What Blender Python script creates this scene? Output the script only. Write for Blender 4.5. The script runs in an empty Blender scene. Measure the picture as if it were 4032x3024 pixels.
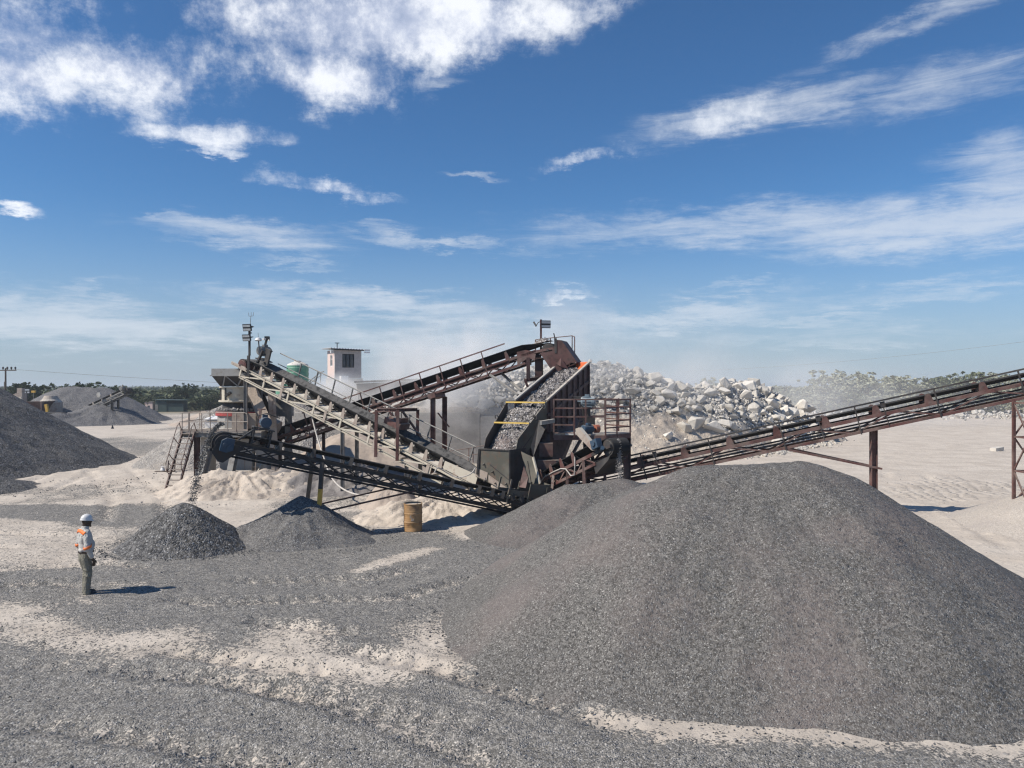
import bpy, bmesh, math, random
import numpy as np
from mathutils import Vector as V, Matrix
R = math.radians
random.seed(7)
SC = bpy.context.scene
COL = SC.collection

# ------------------------------------------------------------------ camera, sky, sun, exposure
EYE = 4.6
cam_d = bpy.data.cameras.new('camera')
cam = bpy.data.objects.new('camera', cam_d)
COL.objects.link(cam)
cam.location = (0, 0, EYE)
cam.rotation_euler = (R(90), 0, 0)
cam_d.sensor_width = 36.0
cam_d.lens = 36.0 * 3028 / 4032
cam_d.shift_y = 8 / 4032.0
cam_d.clip_end = 9000
SC.camera = cam

SUN = V((-0.95, -0.32, 1.0)).normalized()
sun_d = bpy.data.lights.new('sun', 'SUN')
sun_d.energy = 4.4
sun_d.angle = R(0.5)
sun_d.color = (1.0, 0.93, 0.83)
sun = bpy.data.objects.new('sun', sun_d)
COL.objects.link(sun)
sun.rotation_euler = (-SUN).to_track_quat('-Z', 'Y').to_euler()

SC.view_settings.view_transform = 'Standard'
SC.view_settings.look = 'None'
SC.view_settings.exposure = 0.30
SC.view_settings.gamma = 1.0
SC.cycles.use_denoising = True
SC.cycles.denoiser = 'OPENIMAGEDENOISE'
SC.cycles.denoising_input_passes = 'RGB_ALBEDO_NORMAL'
SC.cycles.denoising_prefilter = 'NONE'
SC.cycles.max_bounces = 6
SC.cycles.volume_bounces = 4
SC.cycles.volume_step_rate = 1.0
SC.cycles.volume_max_steps = 64
SC.cycles.filter_width = 1.25
SC.cycles.sample_clamp_indirect = 6.0


class S:
    """a node socket with arithmetic"""
    def __init__(self, nt, s): self.nt, self.s = nt, s
    def m(self, op, *a, clamp=False):
        n = self.nt.nodes.new('ShaderNodeMath'); n.operation = op; n.use_clamp = clamp
        for i, x in enumerate((self,) + a):
            if isinstance(x, S): self.nt.links.new(x.s, n.inputs[i])
            else: n.inputs[i].default_value = x
        return S(self.nt, n.outputs[0])
    def __add__(self, o): return self.m('ADD', o)
    def __radd__(self, o): return self.m('ADD', o)
    def __sub__(self, o): return self.m('SUBTRACT', o)
    def __mul__(self, o): return self.m('MULTIPLY', o)
    def __rmul__(self, o): return self.m('MULTIPLY', o)
    def __truediv__(self, o): return self.m('DIVIDE', o)
    def step(self, lo, hi, a=0.0, b=1.0):
        n = self.nt.nodes.new('ShaderNodeMapRange'); n.interpolation_type = 'SMOOTHSTEP'
        self.nt.links.new(self.s, n.inputs['Value'])
        for k, x in zip(('From Min', 'From Max', 'To Min', 'To Max'), (lo, hi, a, b)):
            n.inputs[k].default_value = x
        return S(self.nt, n.outputs[0])


def noise(nt, vec, scale, detail=5, rough=.55, w=None, dist=0.0):
    n = nt.nodes.new('ShaderNodeTexNoise')
    n.inputs['Scale'].default_value = scale; n.inputs['Detail'].default_value = detail
    n.inputs['Roughness'].default_value = rough; n.inputs['Distortion'].default_value = dist
    if vec is not None: nt.links.new(vec, n.inputs['Vector'])
    return S(nt, n.outputs['Fac'])


def mixc(nt, f, a, b):
    n = nt.nodes.new('ShaderNodeMix'); n.data_type = 'RGBA'
    for k, x in ((0, f), (6, a), (7, b)):
        if isinstance(x, S): nt.links.new(x.s, n.inputs[k])
        elif hasattr(x, 'is_output'): nt.links.new(x, n.inputs[k])
        elif k == 0: n.inputs[k].default_value = x
        else: n.inputs[k].default_value = (*x, 1)
    return n.outputs[2]


def combine(nt, x, y, z):
    n = nt.nodes.new('ShaderNodeCombineXYZ')
    for k, v in enumerate((x, y, z)):
        if isinstance(v, S): nt.links.new(v.s, n.inputs[k])
        else: n.inputs[k].default_value = v
    return n.outputs[0]


PX = 3028.0                    # the photograph's focal length in its own pixels, used only to read measurements off it
def at(sx, sy, D): return V(((sx - 2016) / PX * D, D, EYE - (sy - 1520) / PX * D))
def gr(sx, sy, z=0.0): return at(sx, sy, PX * (EYE - z) / (sy - 1520))

world = bpy.data.worlds.new('World')
SC.world = world
world.use_nodes = True
def build_sky():
    nt = world.node_tree
    bg = nt.nodes['Background']
    sky = nt.nodes.new('ShaderNodeTexSky')
    sky.sky_type = 'NISHITA'; sky.sun_disc = False
    sky.sun_elevation = R(45); sky.sun_rotation = math.atan2(SUN.x, SUN.y)
    sky.altitude = 900; sky.air_density = 1.0; sky.dust_density = 0.6; sky.ozone_density = 3.0
    tc = nt.nodes.new('ShaderNodeTexCoord')
    sp = nt.nodes.new('ShaderNodeSeparateXYZ'); nt.links.new(tc.outputs['Generated'], sp.inputs[0])
    x, y, z = (S(nt, sp.outputs[i]) for i in range(3))
    az = x.m('ARCTAN2', y) * 57.2958
    el = z.m('ARCSINE') * 57.2958
    zz = z.m('MAXIMUM', 0.0) + 0.10
    plane = combine(nt, x / zz, y / zz, 0.0)                        # a cloud layer seen in perspective
    wob = noise(nt, plane, 1.3, 6, .62)
    wob2 = noise(nt, plane, 2.9, 7, .68)
    fine = noise(nt, tc.outputs['Generated'], 15.0, 10, .66)
    strk = combine(nt, az * .085 + el * -.02, el * .55, 0.0)
    streak = noise(nt, strk, 1.6, 9, .66, dist=.6)
    azw = az + (wob - .5) * 9.0
    elw = el + (wob2 - .5) * 4.6
    # (x, y, half width, half height in the photo's pixels, tilt, weight)
    CUM = [(1560, 60, 640, 190, 4, 1.2), (1340, 330, 270, 135, 0, 1.0), (1050, 60, 300, 120, 0, .8), (1880, 120, 420, 130, 10, .95),
           (2330, 20, 300, 90, 18, .55), (540, 300, 300, 135, 0, 1.0), (760, 250, 230, 140, 0, .62), (100, 340, 260, 160, 0, .95), (70, 120, 260, 140, 0, .78), (420, 40, 260, 60, 0, .5),
           (800, 520, 320, 60, 5, .74), (880, 590, 110, 28, 0, .5), (1290, 740, 300, 50, -6, .72), (40, 838, 110, 35, 0, .9),
           (2860, 470, 330, 75, 9, .52), (1150, 240, 280, 110, 0, .72), (1760, 230, 240, 90, 8, .6), (330, 180, 200, 120, 0, .6), (30, 230, 200, 190, 0, .7), (2330, 615, 250, 34, 8, .60), (2160, 1155, 240, 30, -3, .6)]
    CIR = [(2860, 470, 380, 90, 9, .75), (930, 925, 400, 62, -3, .85), (1700, 955, 480, 28, -5, .62), (650, 845, 160, 20, -3, .55), (1150, 1030, 240, 22, -2, .5), (1500, 890, 140, 22, 0, .45),
           (3200, 395, 420, 70, 6, .62), (3720, 350, 460, 100, 5, .58), (3650, 60, 520, 60, 13, .62), (2850, 890, 860, 85, 0, .78), (3650, 900, 640, 110, 0, .95), (3960, 690, 280, 170, 0, .75), (1880, 695, 120, 18, 3, .5), (1720, 345, 120, 30, 0, .4), (230, 615, 120, 18, -4, .4),
           (150, 1260, 720, 110, -3, .85), (650, 1300, 420, 70, 0, .7), (1350, 1190, 640, 60, -2, .75), (1800, 1240, 520, 50, -6, .6),
           (2650, 1250, 460, 55, 3, .8), (3150, 1270, 360, 40, 0, .65), (3600, 1150, 640, 50, 2, .5), (1700, 1350, 800, 80, 0, .6), (3300, 1330, 800, 60, 0, .45),
           (400, 1150, 180, 34, -8, .6), (2900, 1135, 260, 28, 0, .6)]
    def blobs(E):
        tot = None
        for (cx, cy, hw, hh, rot, wt) in E:
            a0 = math.degrees(math.atan((cx - 2016) / PX)); c = math.cos(R(a0))
            e0 = math.degrees(math.atan((1520 - cy) / PX * c))
            ra = math.degrees(hw / PX) * c * c; re = math.degrees(hh / PX) * c * math.cos(R(e0)) ** 2
            cr, sr = math.cos(R(rot)), math.sin(R(rot))
            u = azw * (cr / ra) + elw * (sr / ra) - (a0 * cr + e0 * sr) / ra
            w = azw * (-sr / re) + elw * (cr / re) - (-a0 * sr + e0 * cr) / re
            g = ((u * u + w * w) * -0.9).m('EXPONENT') * wt
            tot = g if tot is None else tot.m('MAXIMUM', g) + tot.m('MINIMUM', g) * .25
        return tot
    cu, ci = blobs(CUM), blobs(CIR)
    d1 = (cu + ((fine - .5) * 2.1 + (wob2 - .5) * .5) * cu.step(0.03, .45)).step(.24, 1.22)
    d2 = (ci + ((streak - .5) * 1.5 + (fine - .5) * .6) * ci.step(0.03, .4)).step(.12, 1.15) * .66
    hz = el.step(-1.0, 17.0, 1.0, 0.0)                              # dusty air low over the plain
    hi_c = mixc(nt, fine.step(.36, .60), (.50, .55, .68), (.86, .88, .92))
    bw = nt.nodes.new('ShaderNodeMix'); bw.data_type = 'RGBA'; bw.blend_type = 'MULTIPLY'; bw.inputs[0].default_value = 1.0
    nt.links.new(sky.outputs[0], bw.inputs[6]); bw.inputs[7].default_value = (.044, .070, .090, 1)
    c1 = mixc(nt, hz * hz * .85, bw.outputs[2], (.355, .405, .475))
    c2 = mixc(nt, d2, c1, (.62, .66, .72))
    c2 = mixc(nt, d1 * .90, c2, hi_c)
    nt.links.new(c2, bg.inputs[0])
    bg.inputs[1].default_value = 1.0
build_sky()

# ------------------------------------------------------------------ numpy noise
def _h(ix, iy, seed):
    n = np.sin(ix * 127.1 + iy * 311.7 + seed * 74.7) * 43758.5453
    return n - np.floor(n)
def vnoise(x, y, seed=0):
    ix, iy = np.floor(x), np.floor(y); fx, fy = x - ix, y - iy
    fx = fx * fx * (3 - 2 * fx); fy = fy * fy * (3 - 2 * fy)
    a = _h(ix, iy, seed); b = _h(ix + 1, iy, seed); c = _h(ix, iy + 1, seed); d = _h(ix + 1, iy + 1, seed)
    return (a * (1 - fx) + b * fx) * (1 - fy) + (c * (1 - fx) + d * fx) * fy
def fbm(x, y, seed=0, oct=4):
    s, a, t = 0, .5, 0
    for o in range(oct):
        s = s + a * vnoise(x, y, seed + o); t += a; a *= .5; x = x * 2.03 + 11.3; y = y * 2.03 + 5.7
    return s / t - .5

# ------------------------------------------------------------------ materials
def new_mat(name):
    m = bpy.data.materials.new(name); m.use_nodes = True
    nt = m.node_tree
    return m, nt, nt.nodes['Principled BSDF']
def obj_co(nt): return nt.nodes.new('ShaderNodeTexCoord').outputs['Object']
def pos(nt): return nt.nodes.new('ShaderNodeNewGeometry').outputs['Position']
def bump(nt, h, strength, dist, normal=None):
    b = nt.nodes.new('ShaderNodeBump'); b.inputs['Strength'].default_value = strength; b.inputs['Distance'].default_value = dist
    nt.links.new(h.s, b.inputs['Height'])
    if normal is not None: nt.links.new(normal, b.inputs['Normal'])
    return b.outputs[0]

DUST = (.46, .42, .36)
def steel(name, col, worn=None, dust=.5, wear=.5, rough=.65, metal=0.0, dustcol=DUST, scale=2.2):
    m, nt, b = new_mat(name)
    p = pos(nt)
    worn = worn or tuple(c * .55 for c in col)
    f = noise(nt, p, scale * 1.7, 8, .68).step(.62 - .3 * wear, .72 - .1 * wear)
    c = mixc(nt, f, col, worn)
    g = nt.nodes.new('ShaderNodeNewGeometry')
    sp = nt.nodes.new('ShaderNodeSeparateXYZ'); nt.links.new(g.outputs['True Normal'], sp.inputs[0])
    up = S(nt, sp.outputs[2]).step(.15, .8)
    d = noise(nt, p, 4.5, 7, .7)
    film = noise(nt, p, 1.1, 5, .6).step(.38, .72) * (.5 * dust)
    dd = (up * d.step(.32, .55) * dust * 1.2).m('MAXIMUM', film).m('MINIMUM', 1.0)
    c = mixc(nt, dd, c, dustcol)
    nt.links.new(c, b.inputs['Base Color'])
    r = f * .15 + dd * .25 + rough
    nt.links.new(r.m('MINIMUM', 1.0).s, b.inputs['Roughness'])
    b.inputs['Metallic'].default_value = metal
    nt.links.new(bump(nt, noise(nt, p, 14, 6, .7), .25, .01), b.inputs['Normal'])
    return m

def gravel_into(nt, p, size, cols, k=.9, patch=None):
    """colour and normal sockets of loose crushed stone: one flat facing and one tone per stone"""
    v = nt.nodes.new('ShaderNodeTexVoronoi'); v.inputs['Scale'].default_value = 1.0 / size
    nt.links.new(p, v.inputs['Vector'])
    v2 = nt.nodes.new('ShaderNodeTexVoronoi'); v2.inputs['Scale'].default_value = .42 / size
    nt.links.new(p, v2.inputs['Vector'])
    s1 = nt.nodes.new('ShaderNodeSeparateColor'); nt.links.new(v.outputs['Color'], s1.inputs[0])
    s2 = nt.nodes.new('ShaderNodeSeparateColor'); nt.links.new(v2.outputs['Color'], s2.inputs[0])
    r1 = S(nt, s1.outputs[0]); r2 = S(nt, s2.outputs[1])
    tone = r1 * .78 + r2 * .22
    big = noise(nt, p, .35, 5, .6)
    c = mixc(nt, tone.step(.12, .80), cols[0], cols[1])
    c = mixc(nt, r1.step(.90, .99), c, cols[2])
    if patch: c = mixc(nt, big.step(.45, .68) * .5, c, patch)
    sub = nt.nodes.new('ShaderNodeVectorMath'); sub.operation = 'SUBTRACT'
    nt.links.new(v.outputs['Color'], sub.inputs[0]); sub.inputs[1].default_value = (.5, .5, .5)
    sub2 = nt.nodes.new('ShaderNodeVectorMath'); sub2.operation = 'SUBTRACT'
    nt.links.new(v2.outputs['Color'], sub2.inputs[0]); sub2.inputs[1].default_value = (.5, .5, .5)
    ma = nt.nodes.new('ShaderNodeVectorMath'); ma.operation = 'MULTIPLY_ADD'
    nt.links.new(sub.outputs[0], ma.inputs[0]); ma.inputs[1].default_value = (k, k, k)
    g = nt.nodes.new('ShaderNodeNewGeometry'); nt.links.new(g.outputs['Normal'], ma.inputs[2])
    mb = nt.nodes.new('ShaderNodeVectorMath'); mb.operation = 'MULTIPLY_ADD'
    nt.links.new(sub2.outputs[0], mb.inputs[0]); mb.inputs[1].default_value = (k * .6,) * 3
    nt.links.new(ma.outputs[0], mb.inputs[2])
    nz = nt.nodes.new('ShaderNodeVectorMath'); nz.operation = 'NORMALIZE'; nt.links.new(mb.outputs[0], nz.inputs[0])
    return c, nz.outputs[0], S(nt, v.outputs['Distance']), r1 * .6 + r2 * .4

def gravel_mat(name, size, cols, k=.9, patch=None, rough=.85):
    m, nt, b = new_mat(name)
    p = pos(nt)
    c, n, d, _ = gravel_into(nt, p, size, cols, k, patch)
    nt.links.new(c, b.inputs['Base Color'])
    nt.links.new(bump(nt, d * -1.0, .8, size * .8, n), b.inputs['Normal'])
    b.inputs['Roughness'].default_value = rough
    b.inputs['Specular IOR Level'].default_value = .3
    return m

SAND = (.56, .485, .405)
def dirt_into(nt, p, col=SAND, col2=None, grey=(.28, .26, .24)):
    col2 = col2 or tuple(c * .80 for c in col)
    n1 = noise(nt, p, .55, 7, .62); n2 = noise(nt, p, 5.0, 8, .7)
    mp = nt.nodes.new('ShaderNodeMapping'); mp.inputs['Scale'].default_value = (.35, 1.6, 1); mp.inputs['Rotation'].default_value = (0, 0, .12); nt.links.new(p, mp.inputs['Vector'])
    n3 = noise(nt, mp.outputs[0], 1.1, 7, .68)
    c = mixc(nt, n1.step(.35, .68), col, col2)
    c = mixc(nt, n3.step(.50, .74) * .55, c, tuple(k * .72 + .02 for k in col2))
    c = mixc(nt, n2.step(.45, .75) * .5, c, grey)
    v = nt.nodes.new('ShaderNodeTexVoronoi'); v.inputs['Scale'].default_value = 9.0
    nt.links.new(p, v.inputs['Vector'])
    sc = nt.nodes.new('ShaderNodeSeparateColor'); nt.links.new(v.outputs['Color'], sc.inputs[0])
    peb = S(nt, sc.outputs[0]).step(.86, .9) * S(nt, v.outputs['Distance']).step(.25, .42, 1, 0)
    c = mixc(nt, peb * .7, c, (.33, .31, .29))
    h = n2 * .7 + noise(nt, p, 22, 5, .7) * .35 + peb * .3 + noise(nt, p, 1.6, 4, .6) * 1.4
    return c, h

def dirt_mat(name, col=SAND, col2=None, grey=(.28, .26, .24), strength=.9, dist=.06):
    m, nt, b = new_mat(name)
    p = pos(nt)
    c, h = dirt_into(nt, p, col, col2, grey)
    nt.links.new(c, b.inputs['Base Color'])
    nt.links.new(bump(nt, h, strength, dist), b.inputs['Normal'])
    b.inputs['Roughness'].default_value = .95
    b.inputs['Specular IOR Level'].default_value = .15
    return m

def plain(name, col, rough=.6, metal=0.0, var=.25, scale=6, folds=0):
    m, nt, b = new_mat(name)
    p = pos(nt)
    f = noise(nt, p, scale, 6, .65)
    nt.links.new(mixc(nt, f.step(.3, .7), col, tuple(c * (1 - var) for c in col)), b.inputs['Base Color'])
    b.inputs['Roughness'].default_value = rough; b.inputs['Metallic'].default_value = metal
    if folds:
        mp = nt.nodes.new('ShaderNodeMapping'); mp.inputs['Scale'].default_value = (1, 1, .55); nt.links.new(p, mp.inputs['Vector'])
        nt.links.new(bump(nt, noise(nt, mp.outputs[0], 9, 4, .55, dist=1.2) + noise(nt, p, 28, 3, .5) * .3, 1.0, folds), b.inputs['Normal'])
    return m

GREYS = ((.060, .057, .055), (.215, .208, .200), (.44, .425, .40))
M = {}
M['red'] = steel('oxide_red_steel', (.105, .040, .034), (.055, .026, .022), .50, .6)
M['red_dark'] = steel('dark_red_steel', (.065, .026, .024), (.03, .018, .018), .22, .6)
M['dark'] = steel('dark_steel', (.028, .026, .026), (.05, .034, .028), .22, .45)
M['olive'] = steel('olive_plate', (.075, .072, .056), (.11, .072, .05), .35, .5)
M['cream'] = steel('dusty_cream_steel', (.50, .46, .375), (.36, .28, .22), .95, .35)
M['tan'] = steel('dust_covered_steel', (.33, .275, .23), (.24, .17, .14), .9, .5)
M['grey'] = steel('grey_steel', (.17, .17, .165), (.10, .09, .085), .6, .5)
M['lgrey'] = steel('pale_grey_plate', (.33, .325, .31), (.25, .235, .21), .5, .5)
M['rubber'] = steel('belt_rubber', (.008, .008, .009), (.014, .014, .015), .04, .4, .9)
M['rubber_dusty'] = steel('dusty_belt_rubber', (.016, .016, .016), (.03, .03, .029), .85, .45, .9, dustcol=(.13, .125, .12))
M['blue'] = steel('blue_machine_paint', (.018, .052, .095), (.015, .035, .06), .25, .4, .45)
M['lblue'] = steel('pale_blue_paint', (.16, .23, .28), (.09, .13, .16), .4, .4, .5)
M['yellow'] = steel('yellow_paint', (.55, .33, .05), (.30, .20, .06), .15, .3)
M['ybar'] = plain('yellow_bar_paint', (.80, .55, .14), .5)
M['orange'] = plain('orange_paint', (.72, .15, .04), .5)
M['fan'] = plain('faded_orange_paint', (.36, .12, .07), .6)
M['hood'] = steel('dark_hood_steel', (.085, .034, .030), (.045, .022, .02), .20, .6)
M['redpaint'] = steel('red_band_paint', (.40, .05, .05), (.25, .08, .07), .45, .4)
M['crusher'] = steel('cream_crusher_paint', (.55, .50, .40), (.38, .31, .24), .6, .4)
M['concrete'] = dirt_mat('concrete', (.50, .465, .415), (.30, .28, .25), (.24, .22, .20), .4, .02)
M['white_conc'] = dirt_mat('white_concrete', (.70, .67, .62), (.6, .56, .5), (.45, .42, .38), .3, .01)
M['white'] = plain('white_paint', (.78, .77, .75), .5, 0, .12)
M['pink'] = plain('pink_wall_paint', (.70, .55, .50), .8, 0, .12)
M['shadewall'] = plain('shaded_wall_paint', (.55, .49, .45), .85, 0, .2)  # hazy shaded tone of the pink walls put into the colour
M['galv'] = plain('galvanised_sheet', (.62, .64, .66), .4, .3, .15)
M['tank'] = steel('green_tank_plastic', (.12, .30, .20), (.09, .23, .16), .3, .3, .5)
M['glass'] = plain('window_glass', (.06, .08, .10), .12, 0, .3)
M['lamp'] = plain('lamp_glass', (.42, .45, .47), .2, 0, .15)
M['black'] = plain('black_paint', (.014, .014, .016), .5)
M['hose'] = plain('pale_hose', (.55, .51, .46), .7)
M['cable'] = plain('dark_cable', (.05, .045, .042), .7)
M['wood'] = plain('weathered_wood', (.10, .07, .05), .9)
M['shed'] = steel('green_shed_sheet', (.028, .058, .055), (.022, .04, .04), .06, .4)
M['drum'] = steel('ochre_drum_paint', (.36, .205, .085), (.20, .10, .05), .35, .45, .6, dustcol=(.45, .36, .26))
M['drum_lid'] = steel('dusty_drum_lid', (.40, .30, .22), (.30, .2, .14), .6, .5)
M['gravel'] = gravel_mat('grey_crushed_stone', .025, GREYS, .95, (.26, .245, .225))
M['gravel_pink'] = gravel_mat('grey_pink_crushed_stone', .020, ((.062, .058, .053), (.215, .204, .188), (.43, .41, .375)), .95, (.21, .174, .160))
M['gravel_coarse'] = gravel_mat('coarse_crushed_stone', .048, ((.042, .041, .040), (.18, .175, .17), (.42, .41, .39)), 1.0)
M['gravel_dark'] = gravel_mat('dark_crushed_stone', .07, ((.05, .049, .048), (.15, .146, .143), (.27, .262, .255)), .8)
M['gravel_far'] = gravel_mat('far_crushed_stone', .09, ((.10, .098, .10), (.19, .183, .18), (.26, .25, .24)), .6)
M['gravel_mixed'] = gravel_mat('mixed_screen_stone', .075, ((.06, .055, .052), (.33, .305, .29), (.68, .65, .61)), 1.1, (.28, .22, .20))
M['fines'] = gravel_mat('grey_stone_fines', .02, ((.34, .305, .265), (.52, .465, .405), (.56, .51, .45)), .4, (.36, .315, .29))
M['rubble'] = gravel_mat('dusty_rubble', .085, ((.22, .205, .19), (.36, .335, .305), (.50, .47, .43)), .7, (.33, .29, .25))
M['sand'] = dirt_mat('pale_sand', (.56, .485, .405), (.47, .40, .33), (.34, .305, .265))
M['sandy_slope'] = dirt_mat('sandy_slope_dirt', (.56, .485, .40), (.47, .40, .33), (.34, .305, .265), 1.0, .16)
M['tandirt'] = dirt_mat('tan_dirt', (.46, .385, .32), (.38, .315, .26), (.30, .255, .22), .8, .05)
M['greydirt'] = dirt_mat('grey_dirt', (.27, .25, .235), (.22, .20, .19), (.17, .16, .155), .9, .06)
def rock_mat(name, a, b_, dust):
    m, nt, b = new_mat(name)
    p = obj_co(nt)
    oi = nt.nodes.new('ShaderNodeObjectInfo')
    rnd = S(nt, oi.outputs['Random'])
    c = mixc(nt, (noise(nt, p, 1.6, 8, .65) * .7 + rnd * .3).step(.3, .68), a, b_)
    c = mixc(nt, noise(nt, p, 4, 6, .7).step(.5, .7) * .5, c, dust)
    nt.links.new(c, b.inputs['Base Color'])
    b.inputs['Roughness'].default_value = .9
    b.inputs['Specular IOR Level'].default_value = .2
    nt.links.new(bump(nt, noise(nt, p, 5, 8, .7), .7, .08), b.inputs['Normal'])
    return m
M['rock'] = rock_mat('pale_limestone', (.68, .635, .565), (.47, .44, .39), (.62, .55, .46))
M['pebble'] = rock_mat('loose_stone', (.36, .34, .32), (.22, .21, .20), (.4, .36, .32))
M['chip'] = rock_mat('dark_stone_chip', (.22, .215, .21), (.10, .10, .10), (.27, .26, .245))
def leaf_mat(name, a, b_):
    m, nt, b = new_mat(name)
    p = pos(nt)
    v = nt.nodes.new('ShaderNodeTexVoronoi'); v.inputs['Scale'].default_value = 1.4; nt.links.new(p, v.inputs['Vector'])
    s = nt.nodes.new('ShaderNodeSeparateColor'); nt.links.new(v.outputs['Color'], s.inputs[0])
    f = noise(nt, p, .5, 4, .6).step(.3, .7) * .6 + S(nt, s.outputs[0]) * .4
    nt.links.new(mixc(nt, f, a, b_), b.inputs['Base Color'])
    b.inputs['Roughness'].default_value = .8
    b.inputs['Specular IOR Level'].default_value = .2
    return m
M['leaf'] = leaf_mat('dark_green_leaves', (.030, .048, .020), (.060, .080, .032))
M['leaf_pale'] = leaf_mat('dusty_pale_leaves', (.24, .255, .175), (.40, .40, .30))
M['leaf_mid'] = leaf_mat('dusty_green_leaves', (.09, .11, .06), (.18, .195, .115))
M['bark'] = plain('grey_bark', (.13, .11, .095), .9)
M['skin'] = plain('dark_skin', (.045, .026, .018), .55, 0, .2, 30)
M['shirt'] = plain('pale_grey_shirt', (.52, .50, .465), .85, 0, .12, 9, .045)
M['trousers'] = plain('khaki_grey_trousers', (.24, .225, .178), .9, 0, .25, 9, .05)
M['boot'] = plain('dusty_black_boot', (.045, .04, .038), .7)
M['helmet'] = plain('white_helmet_plastic', (.70, .69, .67), .35, 0, .06)
M['tape'] = plain('orange_safety_tape', (.85, .20, .04), .6, 0, .05)
M['tape_light'] = plain('pale_orange_tape', (.85, .42, .22), .6, 0, .05)
M['belt'] = plain('brown_leather', (.05, .028, .02), .6)

# ------------------------------------------------------------------ building helpers
Z = V((0, 0, 1))
def tag(o, label=None, cat=None, group=None, kind=None):
    if label: o['label'] = label
    if cat: o['category'] = cat
    if group: o['group'] = group
    if kind: o['kind'] = kind
    return o
def thing(name, label, cat, loc=(0, 0, 0), group=None, rz=0.0):
    o = bpy.data.objects.new(name, None); COL.objects.link(o)
    o.location = loc; o.rotation_euler = (0, 0, rz); o.empty_display_size = .2
    return tag(o, label, cat, group)
def offs(o):
    t = V((0, 0, 0))
    while o is not None:
        t = t + o.location; o = o.parent
    return t
def link(me, name, mat, parent=None):
    o = bpy.data.objects.new(name, me); COL.objects.link(o)
    if mat is not None and not me.materials: me.materials.append(mat)
    if parent is not None: o.parent = parent
    return o

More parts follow.
